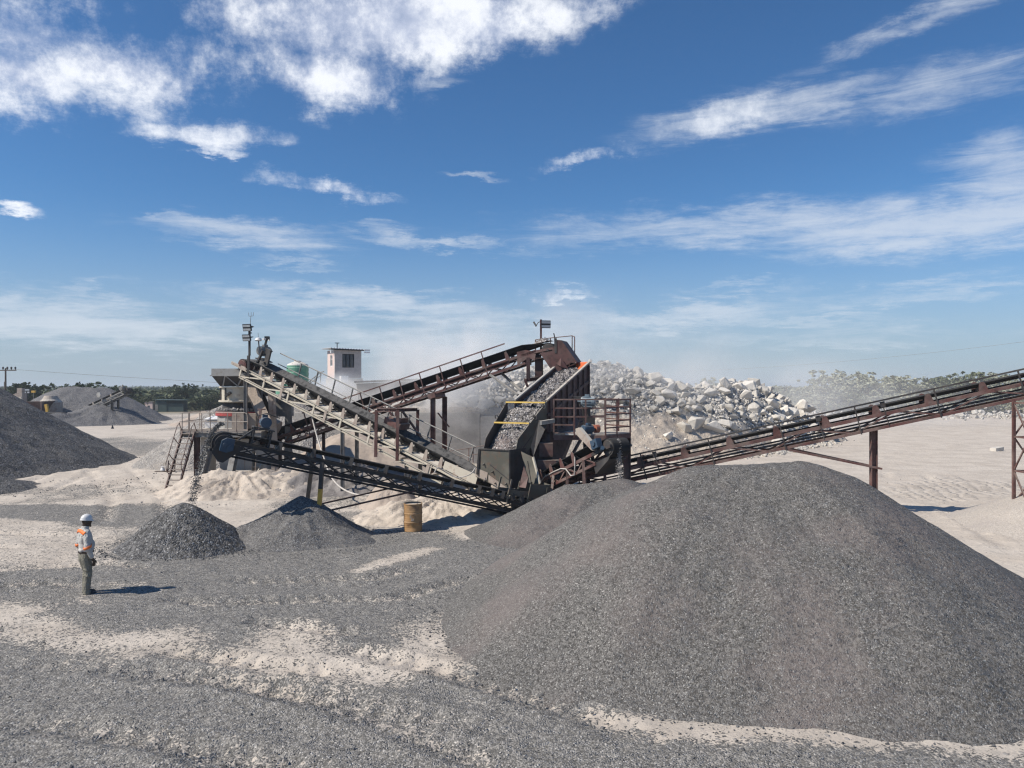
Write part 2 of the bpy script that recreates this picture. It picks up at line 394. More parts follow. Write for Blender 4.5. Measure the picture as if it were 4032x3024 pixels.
class MB:
    def __init__(self): self.v, self.f = [], []
    def add(self, vs, fs):
        b = len(self.v); self.v += [V(p) for p in vs]; self.f += [[b + i for i in f] for f in fs]; return self
    def hexa(self, lo, hi):
        self.add(lo + hi, [(3, 2, 1, 0), (4, 5, 6, 7), (0, 1, 5, 4), (1, 2, 6, 5), (2, 3, 7, 6), (3, 0, 4, 7)]); return self
    def box(self, c, sx, sy, sz, ax=None):
        x, y, z = ax or (V((1, 0, 0)), V((0, 1, 0)), Z)
        c = V(c); x = x * (sx / 2); y = y * (sy / 2); z = z * (sz / 2)
        return self.hexa([c - x - y - z, c + x - y - z, c + x + y - z, c - x + y - z], [c - x - y + z, c + x - y + z, c + x + y + z, c - x + y + z])
    def frame(self, a, b, up=Z):
        d = (V(b) - V(a)).normalized()
        if abs(d.dot(up)) > .98: up = V((0, 1, 0)) if abs(d.y) < .9 else V((1, 0, 0))
        s = d.cross(up).normalized(); return d, s, s.cross(d).normalized()
    def bar(self, a, b, w, h=None, up=Z, off=(0, 0)):
        h = h or w; a, b = V(a), V(b)
        d, s, u = self.frame(a, b, up)
        o = s * off[0] + u * off[1]; s = s * (w / 2); u = u * (h / 2)
        return self.hexa([a + o - s - u, a + o + s - u, a + o + s + u, a + o - s + u], [b + o - s - u, b + o + s - u, b + o + s + u, b + o - s + u])
    def ibeam(self, a, b, w, h, t=.02, up=Z):
        self.bar(a, b, w, t, up, (0, h / 2)); self.bar(a, b, w, t, up, (0, -h / 2)); return self.bar(a, b, t, h - t, up)
    def chan(self, a, b, w, h, t=.012, up=Z, side=1):
        self.bar(a, b, w, t, up, (0, h / 2)); self.bar(a, b, w, t, up, (0, -h / 2)); return self.bar(a, b, t, h - t, up, (side * (w / 2 - t / 2), 0))
    def tube(self, a, b, r, n=8, r2=None, cap=True):
        a, b = V(a), V(b); r2 = r if r2 is None else r2
        d, s, u = self.frame(a, b)
        vs = []
        for c, rr in ((a, r), (b, r2)):
            vs += [c + s * (math.cos(k * 2 * math.pi / n) * rr) + u * (math.sin(k * 2 * math.pi / n) * rr) for k in range(n)]
        fs = [(k, (k + 1) % n, n + (k + 1) % n, n + k) for k in range(n)]
        if cap: fs += [tuple(range(n))[::-1], tuple(range(n, 2 * n))]
        return self.add(vs, fs)
    def path(self, pts, r, n=6):
        pts = [V(p) for p in pts]
        rings = []
        for i, p in enumerate(pts):
            d = (pts[min(i + 1, len(pts) - 1)] - pts[max(i - 1, 0)]).normalized()
            up = Z if abs(d.z) < .95 else V((0, 1, 0))
            s = d.cross(up).normalized(); u = s.cross(d)
            rings.append([p + s * (math.cos(k * 2 * math.pi / n) * r) + u * (math.sin(k * 2 * math.pi / n) * r) for k in range(n)])
        b = len(self.v)
        self.v += [q for ring in rings for q in ring]
        for i in range(len(rings) - 1):
            for k in range(n):
                self.f.append([b + i * n + k, b + i * n + (k + 1) % n, b + (i + 1) * n + (k + 1) % n, b + (i + 1) * n + k])
        self.f.append([b + k for k in range(n)][::-1]); self.f.append([b + (len(rings) - 1) * n + k for k in range(n)])
        return self
    def plate(self, pts, t):
        """flat polygon given thickness t (split about its plane)"""
        pts = [V(p) for p in pts]
        nn = V((0, 0, 0))
        for i in range(len(pts)):
            nn += (pts[i] - pts[0]).cross(pts[(i + 1) % len(pts)] - pts[0])
        nn.normalize(); n = len(pts)
        self.add([p - nn * (t / 2) for p in pts] + [p + nn * (t / 2) for p in pts],
                 [tuple(range(n))[::-1], tuple(range(n, 2 * n))] + [(k, (k + 1) % n, n + (k + 1) % n, n + k) for k in range(n)])
        return self
    def lathe(self, prof, c, axis=Z, n=24, close=True):
        c = V(c); axis = V(axis).normalized()
        up = Z if abs(axis.z) < .9 else V((0, 1, 0))
        s = axis.cross(up).normalized(); u = s.cross(axis)
        b = len(self.v)
        for (r, h) in prof:
            for k in range(n):
                a = 2 * math.pi * k / n
                self.v.append(c + axis * h + s * (math.cos(a) * r) + u * (math.sin(a) * r))
        for i in range(len(prof) - 1):
            for k in range(n):
                self.f.append([b + i * n + k, b + i * n + (k + 1) % n, b + (i + 1) * n + (k + 1) % n, b + (i + 1) * n + k])
        if close:
            self.f.append([b + k for k in range(n)][::-1]); self.f.append([b + (len(prof) - 1) * n + k for k in range(n)])
        return self
    def ball(self, c, rx, ry, rz, n=12, m=8, ax=None):
        x, y, z = ax or (V((1, 0, 0)), V((0, 1, 0)), Z)
        c = V(c); b = len(self.v)
        for i in range(m + 1):
            th = math.pi * i / m
            for k in range(n):
                a = 2 * math.pi * k / n
                self.v.append(c + x * (rx * math.sin(th) * math.cos(a)) + y * (ry * math.sin(th) * math.sin(a)) + z * (rz * math.cos(th)))
        for i in range(m):
            for k in range(n):
                self.f.append([b + i * n + k, b + (i + 1) * n + k, b + (i + 1) * n + (k + 1) % n, b + i * n + (k + 1) % n])
        return self
    def mesh(self, name, o=V((0, 0, 0)), smooth=False):
        me = bpy.data.meshes.new(name)
        me.from_pydata([tuple(p - o) for p in self.v], [], self.f)
        me.validate(); me.update()
        bm = bmesh.new(); bm.from_mesh(me); bmesh.ops.recalc_face_normals(bm, faces=bm.faces[:]); bm.to_mesh(me); bm.free()
        if smooth: me.polygons.foreach_set('use_smooth', [True] * len(me.polygons))
        return me
    def build(self, name, mat, parent=None, smooth=False, local=False, label=None):
        o = V((0, 0, 0)) if (local or parent is None) else offs(parent)
        ob = link(self.mesh(name, o, smooth), name, mat, parent)
        if label: ob['label'] = label
        return ob
    def alone(self, name, mat, label, cat, group=None, kind=None, smooth=False):
        """a thing that is one mesh, its origin at the middle of its base"""
        a = np.array([tuple(p) for p in self.v])
        c = V(((a[:, 0].min() + a[:, 0].max()) / 2, (a[:, 1].min() + a[:, 1].max()) / 2, a[:, 2].min()))
        ob = link(self.mesh(name, c, smooth), name, mat); ob.location = c
        return tag(ob, label, cat, group, kind)

def np_mesh(name, verts, faces, mat, smooth=True):
    me = bpy.data.meshes.new(name)
    verts = np.asarray(verts, dtype=np.float32); faces = np.asarray(faces, dtype=np.int32)
    me.vertices.add(len(verts)); me.vertices.foreach_set('co', verts.ravel())
    k = faces.shape[1]
    me.loops.add(faces.size); me.loops.foreach_set('vertex_index', faces.ravel())
    me.polygons.add(len(faces)); me.polygons.foreach_set('loop_start', np.arange(0, faces.size, k, dtype=np.int32))
    me.update(calc_edges=True); me.validate()
    me.polygons.foreach_set('use_smooth', [smooth] * len(me.polygons))
    me.materials.append(mat)
    return me
def grid_faces(ny, nx):
    i = np.arange(ny * nx).reshape(ny, nx)
    return np.stack([i[:-1, :-1], i[:-1, 1:], i[1:, 1:], i[1:, :-1]], -1).reshape(-1, 4)

# ------------------------------------------------------------------ ground
def poly_sd(px, py, poly):
    """signed distance to a polygon, positive inside"""
    d = np.full(px.shape, 1e9); ins = np.zeros(px.shape, bool)
    n = len(poly)
    for i in range(n):
        ax, ay = poly[i]; bx, by = poly[(i + 1) % n]
        ex, ey = bx - ax, by - ay
        t = np.clip(((px - ax) * ex + (py - ay) * ey) / (ex * ex + ey * ey + 1e-9), 0, 1)
        d = np.minimum(d, np.hypot(px - ax - t * ex, py - ay - t * ey))
        c = (ay > py) != (by > py)
        ins ^= c & (px < (bx - ax) * (py - ay) / (by - ay + 1e-12) + ax)
    return np.where(ins, d, -d)
def gpoly(pts): return [(gr(*p).x, gr(*p).y) for p in pts]
def sstep(a, lo, hi):
    t = np.clip((a - lo) / (hi - lo), 0, 1); return t * t * (3 - 2 * t)

SAND_PATCHES = [([(-300, 2040), (200, 2050), (420, 2075), (560, 2120), (420, 2200), (330, 2240), (100, 2235), (-300, 2230)], 1.0, .72),
                ([(-200, 2330), (110, 2390), (280, 2450), (480, 2490), (700, 2480), (900, 2560), (1130, 2490), (1250, 2440), (1330, 2560), (1500, 2560), (1600, 2440),
                  (1740, 2405), (1800, 2480), (1850, 2600), (1700, 2650), (1560, 2700), (1380, 2720), (1100, 2690), (900, 2620), (700, 2600), (480, 2590), (300, 2570), (100, 2530), (-200, 2480)], .50, .74),
                ([(2360, 2812), (2700, 2822), (3200, 2860), (4200, 2905), (4200, 2990), (3300, 2960), (2800, 2925), (2500, 2880)], .24, .9),
                ([(1370, 2240), (1500, 2195), (1710, 2148), (1740, 2160), (1560, 2215), (1400, 2255)], .16, .75),
                ([(380, 2300), (520, 2305), (640, 2300), (520, 2325), (400, 2320)], .2, .45),
                ([(240, 2360), (340, 2350), (420, 2390), (330, 2400)], .2, .4)]
GREY_STRIPS = [([(-400, 1985), (250, 1985), (700, 1985), (700, 2050), (560, 2085), (300, 2062), (0, 2044), (-400, 2040)], .5, .9),
               ([(1180, 2028), (1400, 2008), (1620, 2012), (1600, 2050), (1400, 2062), (1200, 2060)], .4, .65),
               ([(250, 1735), (480, 1722), (740, 1740), (700, 1790), (430, 1800)], 3.0, .75),
               ([(430, 1640), (600, 1636), (740, 1650), (620, 1668), (480, 1664)], 8.0, .7),
               ([(1330, 1985), (1700, 1925), (2050, 1940), (2050, 2000), (1700, 1985)], .8, .5)]
def ground_z(x, y):
    return fbm(x * .22, y * .22, 3, 4) * .22 * np.clip((60 - y) / 40, .15, 1) + fbm(x * 1.3, y * 1.3, 9, 3) * .05 + fbm(x * 3.1 + y * .5, y * 2.4, 19, 3) * .035 * np.clip((34 - y) / 10, 0, 1)
TRACKS = [[(-500, 2690), (500, 2750), (1250, 2850), (2000, 3060)], [(-400, 2860), (400, 2930), (1000, 3060)], [(900, 2560), (1500, 2700), (2100, 2880), (2500, 3060)],
          [(-300, 2300), (300, 2268), (900, 2330), (1500, 2310), (1950, 2215)], [(-400, 2110), (200, 2125), (520, 2180), (900, 2300)], [(200, 1780), (420, 1850), (560, 1960), (480, 2120)],
          [(3900, 2200), (3700, 2075), (3560, 1950), (3560, 1800), (3900, 1700)], [(620, 2460), (1200, 2560), (1650, 2560), (1850, 2420)], [(700, 1720), (420, 1745), (240, 1880), (-100, 2000)]]
def tracks(X, Y):
    """wheel ruts with tread lugs pressed into the loose ground"""
    out = np.zeros(X.shape); msk = np.zeros(X.shape)
    for ti, pts in enumerate(TRACKS):
        P = np.array(gpoly(pts)); acc = 0.0
        bd = np.full(X.shape, 1e9); bs = np.zeros(X.shape)
        for i in range(len(P) - 1):
            (ax, ay), (bx, by) = P[i], P[i + 1]; L = math.hypot(bx - ax, by - ay); ex, ey = (bx - ax) / L, (by - ay) / L
            s = np.clip((X - ax) * ex + (Y - ay) * ey, 0, L); d = (X - ax - s * ex) * -ey + (Y - ay - s * ey) * ex
            dd = np.hypot(X - ax - s * ex, Y - ay - s * ey); m = dd < np.abs(bd)
            bd = np.where(m, dd * np.sign(d + 1e-9), bd); bs = np.where(m, acc + s, bs); acc += L
        fade = np.clip(np.minimum(bs, acc - bs) / 2, 0, 1) * sstep(vnoise(bs * .35, bs * 0 + ti, 61), .25, .6)
        for c in (-.95, .95):
            u = (bd - c + fbm(bs * .3, bs * 0, ti, 2) * .4) / .30
            prof = -np.exp(-u * u * 1.6) * .075 + np.exp(-(np.abs(u) - 1.35) ** 2 * 5) * .045
            lug = np.sin(bs * 15 + np.abs(u) * 2.4) * .042 * np.exp(-u * u * 1.2)
            out += (prof + lug) * fade; msk = np.maximum(msk, np.exp(-u * u * 1.3) * fade * (.75 + .25 * np.sin(bs * 15 + np.abs(u) * 2.4)))
    return out, msk
def build_ground():
    xs = np.concatenate([-np.geomspace(4200, 60, 22), np.arange(-58, -30, 1.0), np.arange(-30, -13, .17), np.arange(-13, 11, .085), np.arange(11, 24, .17), np.arange(24, 60, 1.0), np.geomspace(60, 4200, 22)])
    ys = np.concatenate([[-600, -100, -30, 0, 4, 7], np.arange(8.2, 20, .075), np.arange(20, 30, .14), np.arange(30, 42, .3), np.arange(42, 70, .7), np.geomspace(70, 6000, 60)])
    X, Y = np.meshgrid(xs, ys)
    rut_z, rut_m = tracks(X, Y)
    Zg = ground_z(X, Y) + rut_z
    n1 = fbm(X * .9, Y * .9, 21, 5); n2 = fbm(X * .25, Y * .12, 33, 4); n3 = fbm(X * 2.2 + Y * .4, Y * 3.4, 45, 4)
    # crushed stone covers the near yard, pale sand the rest
    g = sstep(29.0 - Y + n1 * 3.0 + np.clip(-(X + 2) * .12, -3, 1), -.6, 1.2)
    near_edge = poly_sd(X, Y, gpoly([(-900, 2042), (300, 2062), (600, 2085), (760, 2062), (900, 2100), (1060, 2085), (1200, 2040), (1330, 2040), (1500, 2080), (1700, 2090), (1850, 2120), (2100, 2095), (2560, 2000),
                                     (2560, 6000), (-900, 6000)]))
    g = np.maximum(sstep(near_edge + n1 * 1.2 + n3 * .8, -.7, .9), 0)
    g2 = sstep(poly_sd(X, Y, [(-80, -40), (60, -40), (60, 11.0), (9.0, 13.0), (3, 22), (-80, 22)]) + n1 * .5, -.3, .3)
    g = np.maximum(g, g2 * (Y < 14))
    for poly, amp, wt in SAND_PATCHES:
        s = sstep(poly_sd(X, Y, gpoly(poly)) + n1 * amp * 2.2 + n3 * .35, -amp * 1.1, amp * 1.2)
        g = g * (1 - s * wt)
    for poly, amp, wt in GREY_STRIPS:
        s = sstep(poly_sd(X, Y, gpoly(poly)) + n1 * amp * 1.6 + n3 * .6, -amp * .9, amp * 1.0)
        g = np.maximum(g, s * wt)
    g = np.maximum(g, np.clip(sstep(n2 + n3 * .25, .02, .24) * .62 * (Y > 27) * (Y < 150) * (X < 2), 0, 1))
    g = g * (1 - .42 * rut_m)                                         # wheels press dust up between the stones
    veg = sstep(np.where(X < 3, Y - 128 + n1 * 20, Y - 185 + n1 * 20), -8, 12)
    me = np_mesh('ground', np.stack([X, Y, Zg], -1).reshape(-1, 3), grid_faces(len(ys), len(xs)), None or M['sand'])
    tread = sstep(poly_sd(X, Y, gpoly([(3480, 1925), (3560, 1895), (3760, 1882), (4000, 1912), (4100, 1935), (3950, 1952), (3720, 1968), (3540, 1962)])) + n1 * 1.2, -.6, .8)
    for nm, a in (('gravel', g), ('veg', veg), ('tread', tread)):
        at_ = me.attributes.new(nm, 'FLOAT', 'POINT'); at_.data.foreach_set('value', a.astype(np.float32).ravel())
    me.materials.clear()
    m, nt, b = new_mat('yard_ground')
    p = pos(nt)
    c1, h = dirt_into(nt, p, (.57, .505, .43), (.47, .41, .345), (.34, .31, .275))
    c2, nrm, dist, rnd = gravel_into(nt, p, .027, ((.105, .101, .095), (.315, .297, .270), (.52, .49, .445)), .95)
    def attr(n):
        a = nt.nodes.new('ShaderNodeAttribute'); a.attribute_name = n; return S(nt, a.outputs['Fac'])
    ga = attr('gravel')
    mask = (ga * 1.0 + (noise(nt, p, 2.6, 8, .75) - .5) * 1.0 + (noise(nt, p, 9, 4, .7) - .5) * .7 - (rnd - .5) * 1.0)
    mask = mask.step(.40, .58)
    c = mixc(nt, mask, c1, c2)
    c = mixc(nt, attr('veg'), c, mixc(nt, noise(nt, p, .05, 6, .6).step(.4, .6), (.20, .17, .11), (.075, .085, .045)))
    nt.links.new(c, b.inputs['Base Color'])
    sx_ = nt.nodes.new('ShaderNodeSeparateXYZ'); nt.links.new(p, sx_.inputs[0])
    gx, gy = S(nt, sx_.outputs[0]), S(nt, sx_.outputs[1])
    wob = noise(nt, p, .35, 3, .5) * 2.2
    lug = ((gx * 11.5 + gy * 5.0).m('SINE') * ((gy + wob) * 7.5).m('SINE')).step(.0, .55) * attr('tread')
    rut = ((gy * 1.25 + gx * .42 + wob * 1.6).m('SINE')).step(.55, 1.0) * (noise(nt, p, .22, 4, .5).step(.45, .65))
    dn = bump(nt, h + lug * 3.2 + rut * .8, .9, .05)
    mv = nt.nodes.new('ShaderNodeMix'); mv.data_type = 'VECTOR'
    nt.links.new(mask.s, mv.inputs[0]); nt.links.new(dn, mv.inputs[4]); nt.links.new(bump(nt, dist * -1.0, .8, .02, nrm), mv.inputs[5])
    nt.links.new(mv.outputs[1], b.inputs['Normal'])
    b.inputs['Roughness'].default_value = .95; b.inputs['Specular IOR Level'].default_value = .2
    me.materials.append(m)
    tag(link(me, 'ground', None), kind='structure')
build_ground()

# ------------------------------------------------------------------ heaps
def heap(name, label, mat, segs, slope, step=.12, r0=.5, rough=.05, toe=.25, cat='gravel pile', seed=1, group=None, kind=None, rfreq=1.4):
    """segs: ridge lines (x0, y0, h0, x1, y1, h1); the heap falls away from them at its angle of repose"""
    hm = max(max(s[2], s[5]) for s in segs)
    rad = hm / slope + r0 * 1.2 + 1.2
    xa = min(min(s[0], s[3]) for s in segs) - rad; xb = max(max(s[0], s[3]) for s in segs) + rad
    ya = min(min(s[1], s[4]) for s in segs) - rad; yb = max(max(s[1], s[4]) for s in segs) + rad
    xs = np.arange(xa, xb, step); ys = np.arange(ya, yb, step)
    X, Y = np.meshgrid(xs, ys)
    wx = X + fbm(X * .45, Y * .45, seed + 5, 3) * .7 * min(1, hm / 2); wy = Y + fbm(X * .45, Y * .45, seed + 8, 3) * .7 * min(1, hm / 2)
    Hh = np.full(X.shape, -9.0)
    for (x0, y0, h0, x1, y1, h1) in segs:
        ex, ey = x1 - x0, y1 - y0
        t = np.clip(((wx - x0) * ex + (wy - y0) * ey) / (ex * ex + ey * ey + 1e-9), 0, 1)
        d = np.hypot(wx - x0 - t * ex, wy - y0 - t * ey)
        hh = h0 + (h1 - h0) * t - slope * (np.sqrt(d * d + r0 * r0) - r0)
        Hh = np.maximum(Hh, hh) + np.clip(.12 - np.abs(Hh - hh), 0, None) ** 2 * 2.0
    Hh = np.where(Hh < toe, toe - (toe - Hh) * .75, Hh)              # the toe runs out flatter
    ang = np.arctan2(Y - (segs[0][1] + segs[0][4]) / 2, X - (segs[0][0] + segs[0][3]) / 2)
    rad_ = np.hypot(Y - (segs[0][1] + segs[0][4]) / 2, X - (segs[0][0] + segs[0][3]) / 2)
    Hh = Hh + fbm(ang * 7 + rad_ * .1, rad_ * .35, seed + 13, 4) * rough * 4.0 * np.clip(rad_, 0, 1) * np.clip(Hh / .5, 0, 1)
    Hh = Hh + fbm(X * rfreq, Y * rfreq, seed, 5) * rough * 2 + fbm(X * 5, Y * 5, seed + 3, 3) * rough * .5
    Hh = np.maximum(Hh, -.30)
    keep = (Hh[:-1, :-1] > -.29) | (Hh[1:, 1:] > -.29) | (Hh[1:, :-1] > -.29) | (Hh[:-1, 1:] > -.29)
    f = grid_faces(len(ys), len(xs))[keep.ravel()]
    used = np.unique(f); idx = np.zeros(X.size, np.int64); idx[used] = np.arange(len(used))
    P = np.stack([X, Y, Hh], -1).reshape(-1, 3)[used]
    c = np.array([(segs[0][0] + segs[0][3]) / 2, (segs[0][1] + segs[0][4]) / 2, 0.0])
    o = link(np_mesh(name, P - c, idx[f], mat), name, None); o.location = c
    return tag(o, label, cat, group, kind)

heap('gravel_pile', 'huge grey gravel pile filling the right half of the yard nearest the camera', M['gravel_pink'],
     [(4.0, 15.75, 2.98, 5.65, 15.5, 3.06)], .69, .085, 1.2, .035, .12, seed=11)
heap('gravel_pile', 'low grey gravel pile with a sloping ridge below the stream from the short conveyor', M['gravel_pink'],
     [(3.5, 24.7, 1.62, 2.1, 24.5, 1.42), (2.1, 24.5, 1.42, 1.0, 24.0, 1.0)], .52, .09, .45, .03, .25, seed=23)
heap('gravel_pile', 'small steep dark gravel cone right beside the man in the white helmet', M['gravel_coarse'],
     [(-9.50, 22.15, 1.26, -9.42, 22.1, 1.25)], .80, .06, .24, .05, .22, seed=31)
heap('gravel_pile', 'small grey gravel pile around the yellow and black conveyor leg', M['gravel'],
     [(-6.6, 23.7, 1.18, -6.2, 23.5, 1.08), (-6.4, 23.0, .80, -5.0, 22.7, .42), (-7.9, 22.9, .50, -6.7, 23.4, 1.0)], .66, .07, .22, .05, .2, seed=41)
heap('gravel_pile', 'tall dark gravel pile cut by the left edge of the photo', M['gravel_dark'],
     [(-32.3, 46.0, 4.9, -33.6, 38.5, 4.9), (-33.6, 38.5, 4.9, -36.5, 33.0, 5.0)], .60, .22, .6, .09, .2, seed=51)
heap('gravel_pile', 'low grey gravel spill at the foot of the tall left pile', M['gravel_dark'],
     [(-25.2, 34.0, .95, -27, 31.5, 1.0)], .38, .15, 1.0, .10, .3, seed=57)
heap('gravel_pile', 'rounded grey stockpile behind the small far conveyor', M['gravel_far'],
     [(-58.5, 102, 4.55, -55.0, 103, 4.3)], .60, .4, 1.6, .12, .4, seed=61)
heap('gravel_pile', 'long low stockpile beneath the raised end of the small far conveyor', M['gravel_far'],
     [(-50.5, 93, 2.4, -48.2, 94, 2.0), (-53.5, 88, 1.2, -50, 92, 1.6)], .52, .3, .8, .15, .4, seed=67)
heap('fines_pile', 'pale grey stone dust pile under the lattice tower at the right edge', M['fines'],
     [(20.3, 24.6, 2.1, 24, 25, 2.4)], .48, .14, 1.0, .03, .3, cat='stone dust pile', seed=71)
heap('rubble_pile', 'dusty grey rubble heap behind the crusher deck ladder', M['rubble'],
     [(-17.2, 46.5, 3.7, -13.5, 48, 4.3)], .76, .2, .4, .12, .15, cat='rubble heap', seed=73, rfreq=.9)
heap('dirt_mound', 'reddish dirt mound far behind the crusher, in front of the bush', M['tandirt'],
     [(-36, 92, 1.6, -32.5, 94, 3.0)], .42, .4, .8, .2, .4, cat='dirt mound', seed=79)
heap('dirt_mound', 'pale dirt mound in front of the crusher between the ladder and the pale post', M['sand'],
     [(-12.6, 33.0, .85, -11.0, 33.4, .8), (-11, 33.4, .8, -9.6, 34.2, .85)], .42, .07, .4, .17, .2, cat='dirt mound', seed=83, rfreq=2.3)
heap('dirt_mound', 'dirt bank tinted shadow grey behind the yellow and black conveyor leg', M['greydirt'],
     [(-9.3, 34.6, .95, -6.0, 35.0, 1.0), (-6, 35, 1.0, -4.6, 33.5, .6)], .40, .09, .5, .17, .25, cat='dirt mound', seed=85, rfreq=2.2)  # grey tint paints the shadow lying over this slope
heap('dirt_mound', 'tan fines heap under the crossing conveyors in front of the dust', M['tandirt'],
     [(-8.9, 41.0, 2.1, -7.0, 42, 2.2)], .62, .16, .8, .06, .25, cat='dirt mound', seed=87)
heap('dirt_mound', 'pale dirt mound between the steel drum and the tail of the low conveyor', M['sand'],
     [(-3.7, 27.4, .55, -1.4, 28.0, .75)], .40, .06, .4, .14, .15, cat='dirt mound', seed=89, rfreq=2.3)
heap('dirt_mound', 'two pale lumps of caked dirt under the low conveyor', M['tandirt'],
     [(-4.9, 29.6, 1.0, -4.8, 29.6, 1.0), (-4.3, 29.5, .85, -4.2, 29.5, .8)], 1.3, .06, .15, .08, .2, cat='dirt mound', seed=91)
heap('dirt_mound', 'pale sand bank at the foot of the concrete wall beside the hopper', M['sand'],
     [(-2.6, 34.0, 1.0, -1.0, 33.5, 1.2)], .45, .12, .5, .08, .2, cat='dirt mound', seed=93)

# ------------------------------------------------------------------ embankment with the boulder heap
TOE_X, TOE_Y = [-60, -1, 3, 5, 10, 15, 20, 24, 32], [46, 46, 45.5, 45, 46.5, 50, 55, 60, 68]
CRX = [-60, -14, -9, -5, -3, 0, 3, 7, 8.5, 10, 14, 18, 20, 22, 24.5, 27, 29, 40]
CRZ = [3.0, 3.2, 3.4, 4.0, 4.9, 5.5, 6.0, 6.5, 5.9, 5.1, 4.4, 4.7, 4.6, 4.0, 2.5, .9, -.3, -.3]
def emb(x, y, rough=True):
    x = np.asarray(x, float); y = np.asarray(y, float)
    yt = np.interp(x, TOE_X, TOE_Y); zc = np.interp(x, CRX, CRZ)
    z0 = np.interp(x, [-1.4, 2.6], [3.0, -.2])
    d = y - yt - .25
    up = z0 + .60 * np.maximum(d - np.interp(x, [-2, 1], [1.2, 0]), 0)
    top = d - (zc - z0) / .60
    down = zc - .42 * np.maximum(top - np.interp(x, [-8, 0], [14, 3]), 0)
    z = np.minimum(np.minimum(up, zc), down)
    z = np.where(d < 0, np.where(x < 2.6, np.where(d < -.05, -.4, z0), z0 + d * .6), z)
    z = np.minimum(z, (x + 19) * 1.2)
    if rough:
        z = z + np.where(d > 0, fbm(x * .5, y * .5, 101, 4) * .9 + fbm(x * 1.9, y * 1.9, 107, 4) * .50 + fbm(x * 5.5, y * 5.5, 113, 3) * .16, 0)
    return np.maximum(z, -.4)
def build_embankment():
    xs = np.arange(-20, 34, .14); ys = np.concatenate([np.arange(44, 62, .14), np.arange(62, 84, .6)])
    X, Y = np.meshgrid(xs, ys)
    me = np_mesh('hill', np.stack([X, Y, emb(X, Y)], -1).reshape(-1, 3), grid_faces(len(ys), len(xs)), M['sandy_slope'])
    yt = np.interp(X, TOE_X, TOE_Y); zc = np.interp(X, CRX, CRZ); e0 = emb(X, Y, False)
    zn = np.where(X < 2, sstep(e0, 3.1, 3.6), sstep(e0 - np.where(X < 14, 2.4, np.where(X < 19, 1.4, .2)) + fbm(X, Y, 55, 3) * 1.4, -.3, .5))
    a = me.attributes.new('stony', 'FLOAT', 'POINT'); a.data.foreach_set('value', zn.astype(np.float32).ravel())
    me.materials.clear()
    m, nt, b = new_mat('hill_ground'); p = pos(nt)
    c1, h = dirt_into(nt, p, (.56, .485, .40), (.47, .40, .33), (.34, .305, .265))
    c2, n2, d2, _ = gravel_into(nt, p, .22, ((.13, .125, .118), (.36, .345, .32), (.52, .50, .46)), 1.0)
    at_ = nt.nodes.new('ShaderNodeAttribute'); at_.attribute_name = 'stony'; k = S(nt, at_.outputs['Fac'])
    nt.links.new(mixc(nt, k, c1, c2), b.inputs['Base Color'])
    mv = nt.nodes.new('ShaderNodeMix'); mv.data_type = 'VECTOR'; nt.links.new(k.s, mv.inputs[0])
    nt.links.new(bump(nt, h, 1.0, .16), mv.inputs[4]); nt.links.new(bump(nt, d2 * -1.0, .8, .15, n2), mv.inputs[5]); nt.links.new(mv.outputs[1], b.inputs['Normal'])
    b.inputs['Roughness'].default_value = .95; b.inputs['Specular IOR Level'].default_value = .2
    me.materials.append(m)
    tag(link(me, 'hill', None), kind='structure')
build_embankment()

def hull_mesh(name, n, seed, stretch, mat, sub=False):
    rnd = random.Random(seed)
    bm = bmesh.new()
    for _ in range(n):
        p = V((rnd.gauss(0, 1), rnd.gauss(0, 1), rnd.gauss(0, 1))).normalized() * rnd.uniform(.82, 1.0)
        p = V([max(-.80, min(.80, c)) for c in p])
        bm.verts.new((p.x * stretch[0], p.y * stretch[1], p.z * stretch[2]))
    r = bmesh.ops.convex_hull(bm, input=bm.verts[:])
    bmesh.ops.delete(bm, geom=[g for g in set(r['geom_interior'] + r['geom_unused']) if isinstance(g, bmesh.types.BMVert) and g.is_valid], context='VERTS')
    bmesh.ops.dissolve_limit(bm, angle_limit=R(17), verts=bm.verts[:], edges=bm.edges[:])
    if sub: bmesh.ops.bevel(bm, geom=bm.edges[:], offset=.025, segments=1, affect='EDGES')
    bmesh.ops.recalc_face_normals(bm, faces=bm.faces[:])
    me = bpy.data.meshes.new(name); bm.to_mesh(me); bm.free()
    me.materials.append(mat)
    return me
def stones(name, pts, sizes, mat, seed=0, protos=8, n=11):
    """very many small stones in ONE mesh"""
    rnd = np.random.default_rng(seed)
    ps = [hull_mesh(name, n, seed * 31 + k, (1, rnd.uniform(.6, .9), rnd.uniform(.5, .8)), mat) for k in range(protos)]
    dat = []
    for me in ps:
        bm = bmesh.new(); bm.from_mesh(me); bmesh.ops.triangulate(bm, faces=bm.faces[:])
        bm.verts.index_update()
        dat.append((np.array([v.co[:] for v in bm.verts]), np.array([[v.index for v in f.verts] for f in bm.faces]))); bm.free()
        bpy.data.meshes.remove(me)
    VV, FF, base = [], [], 0
    for i, (p, s) in enumerate(zip(pts, sizes)):
        v, f = dat[i % protos]
        q = rnd.normal(size=4); q /= np.linalg.norm(q); w, x, y, z = q
        Rm = np.array([[1 - 2 * (y * y + z * z), 2 * (x * y - z * w), 2 * (x * z + y * w)], [2 * (x * y + z * w), 1 - 2 * (x * x + z * z), 2 * (y * z - x * w)], [2 * (x * z - y * w), 2 * (y * z + x * w), 1 - 2 * (x * x + y * y)]])
        VV.append((v @ Rm.T) * s + np.asarray(p)); FF.append(f + base); base += len(v)
    return np_mesh(name, np.concatenate(VV), np.concatenate(FF), mat, smooth=False)

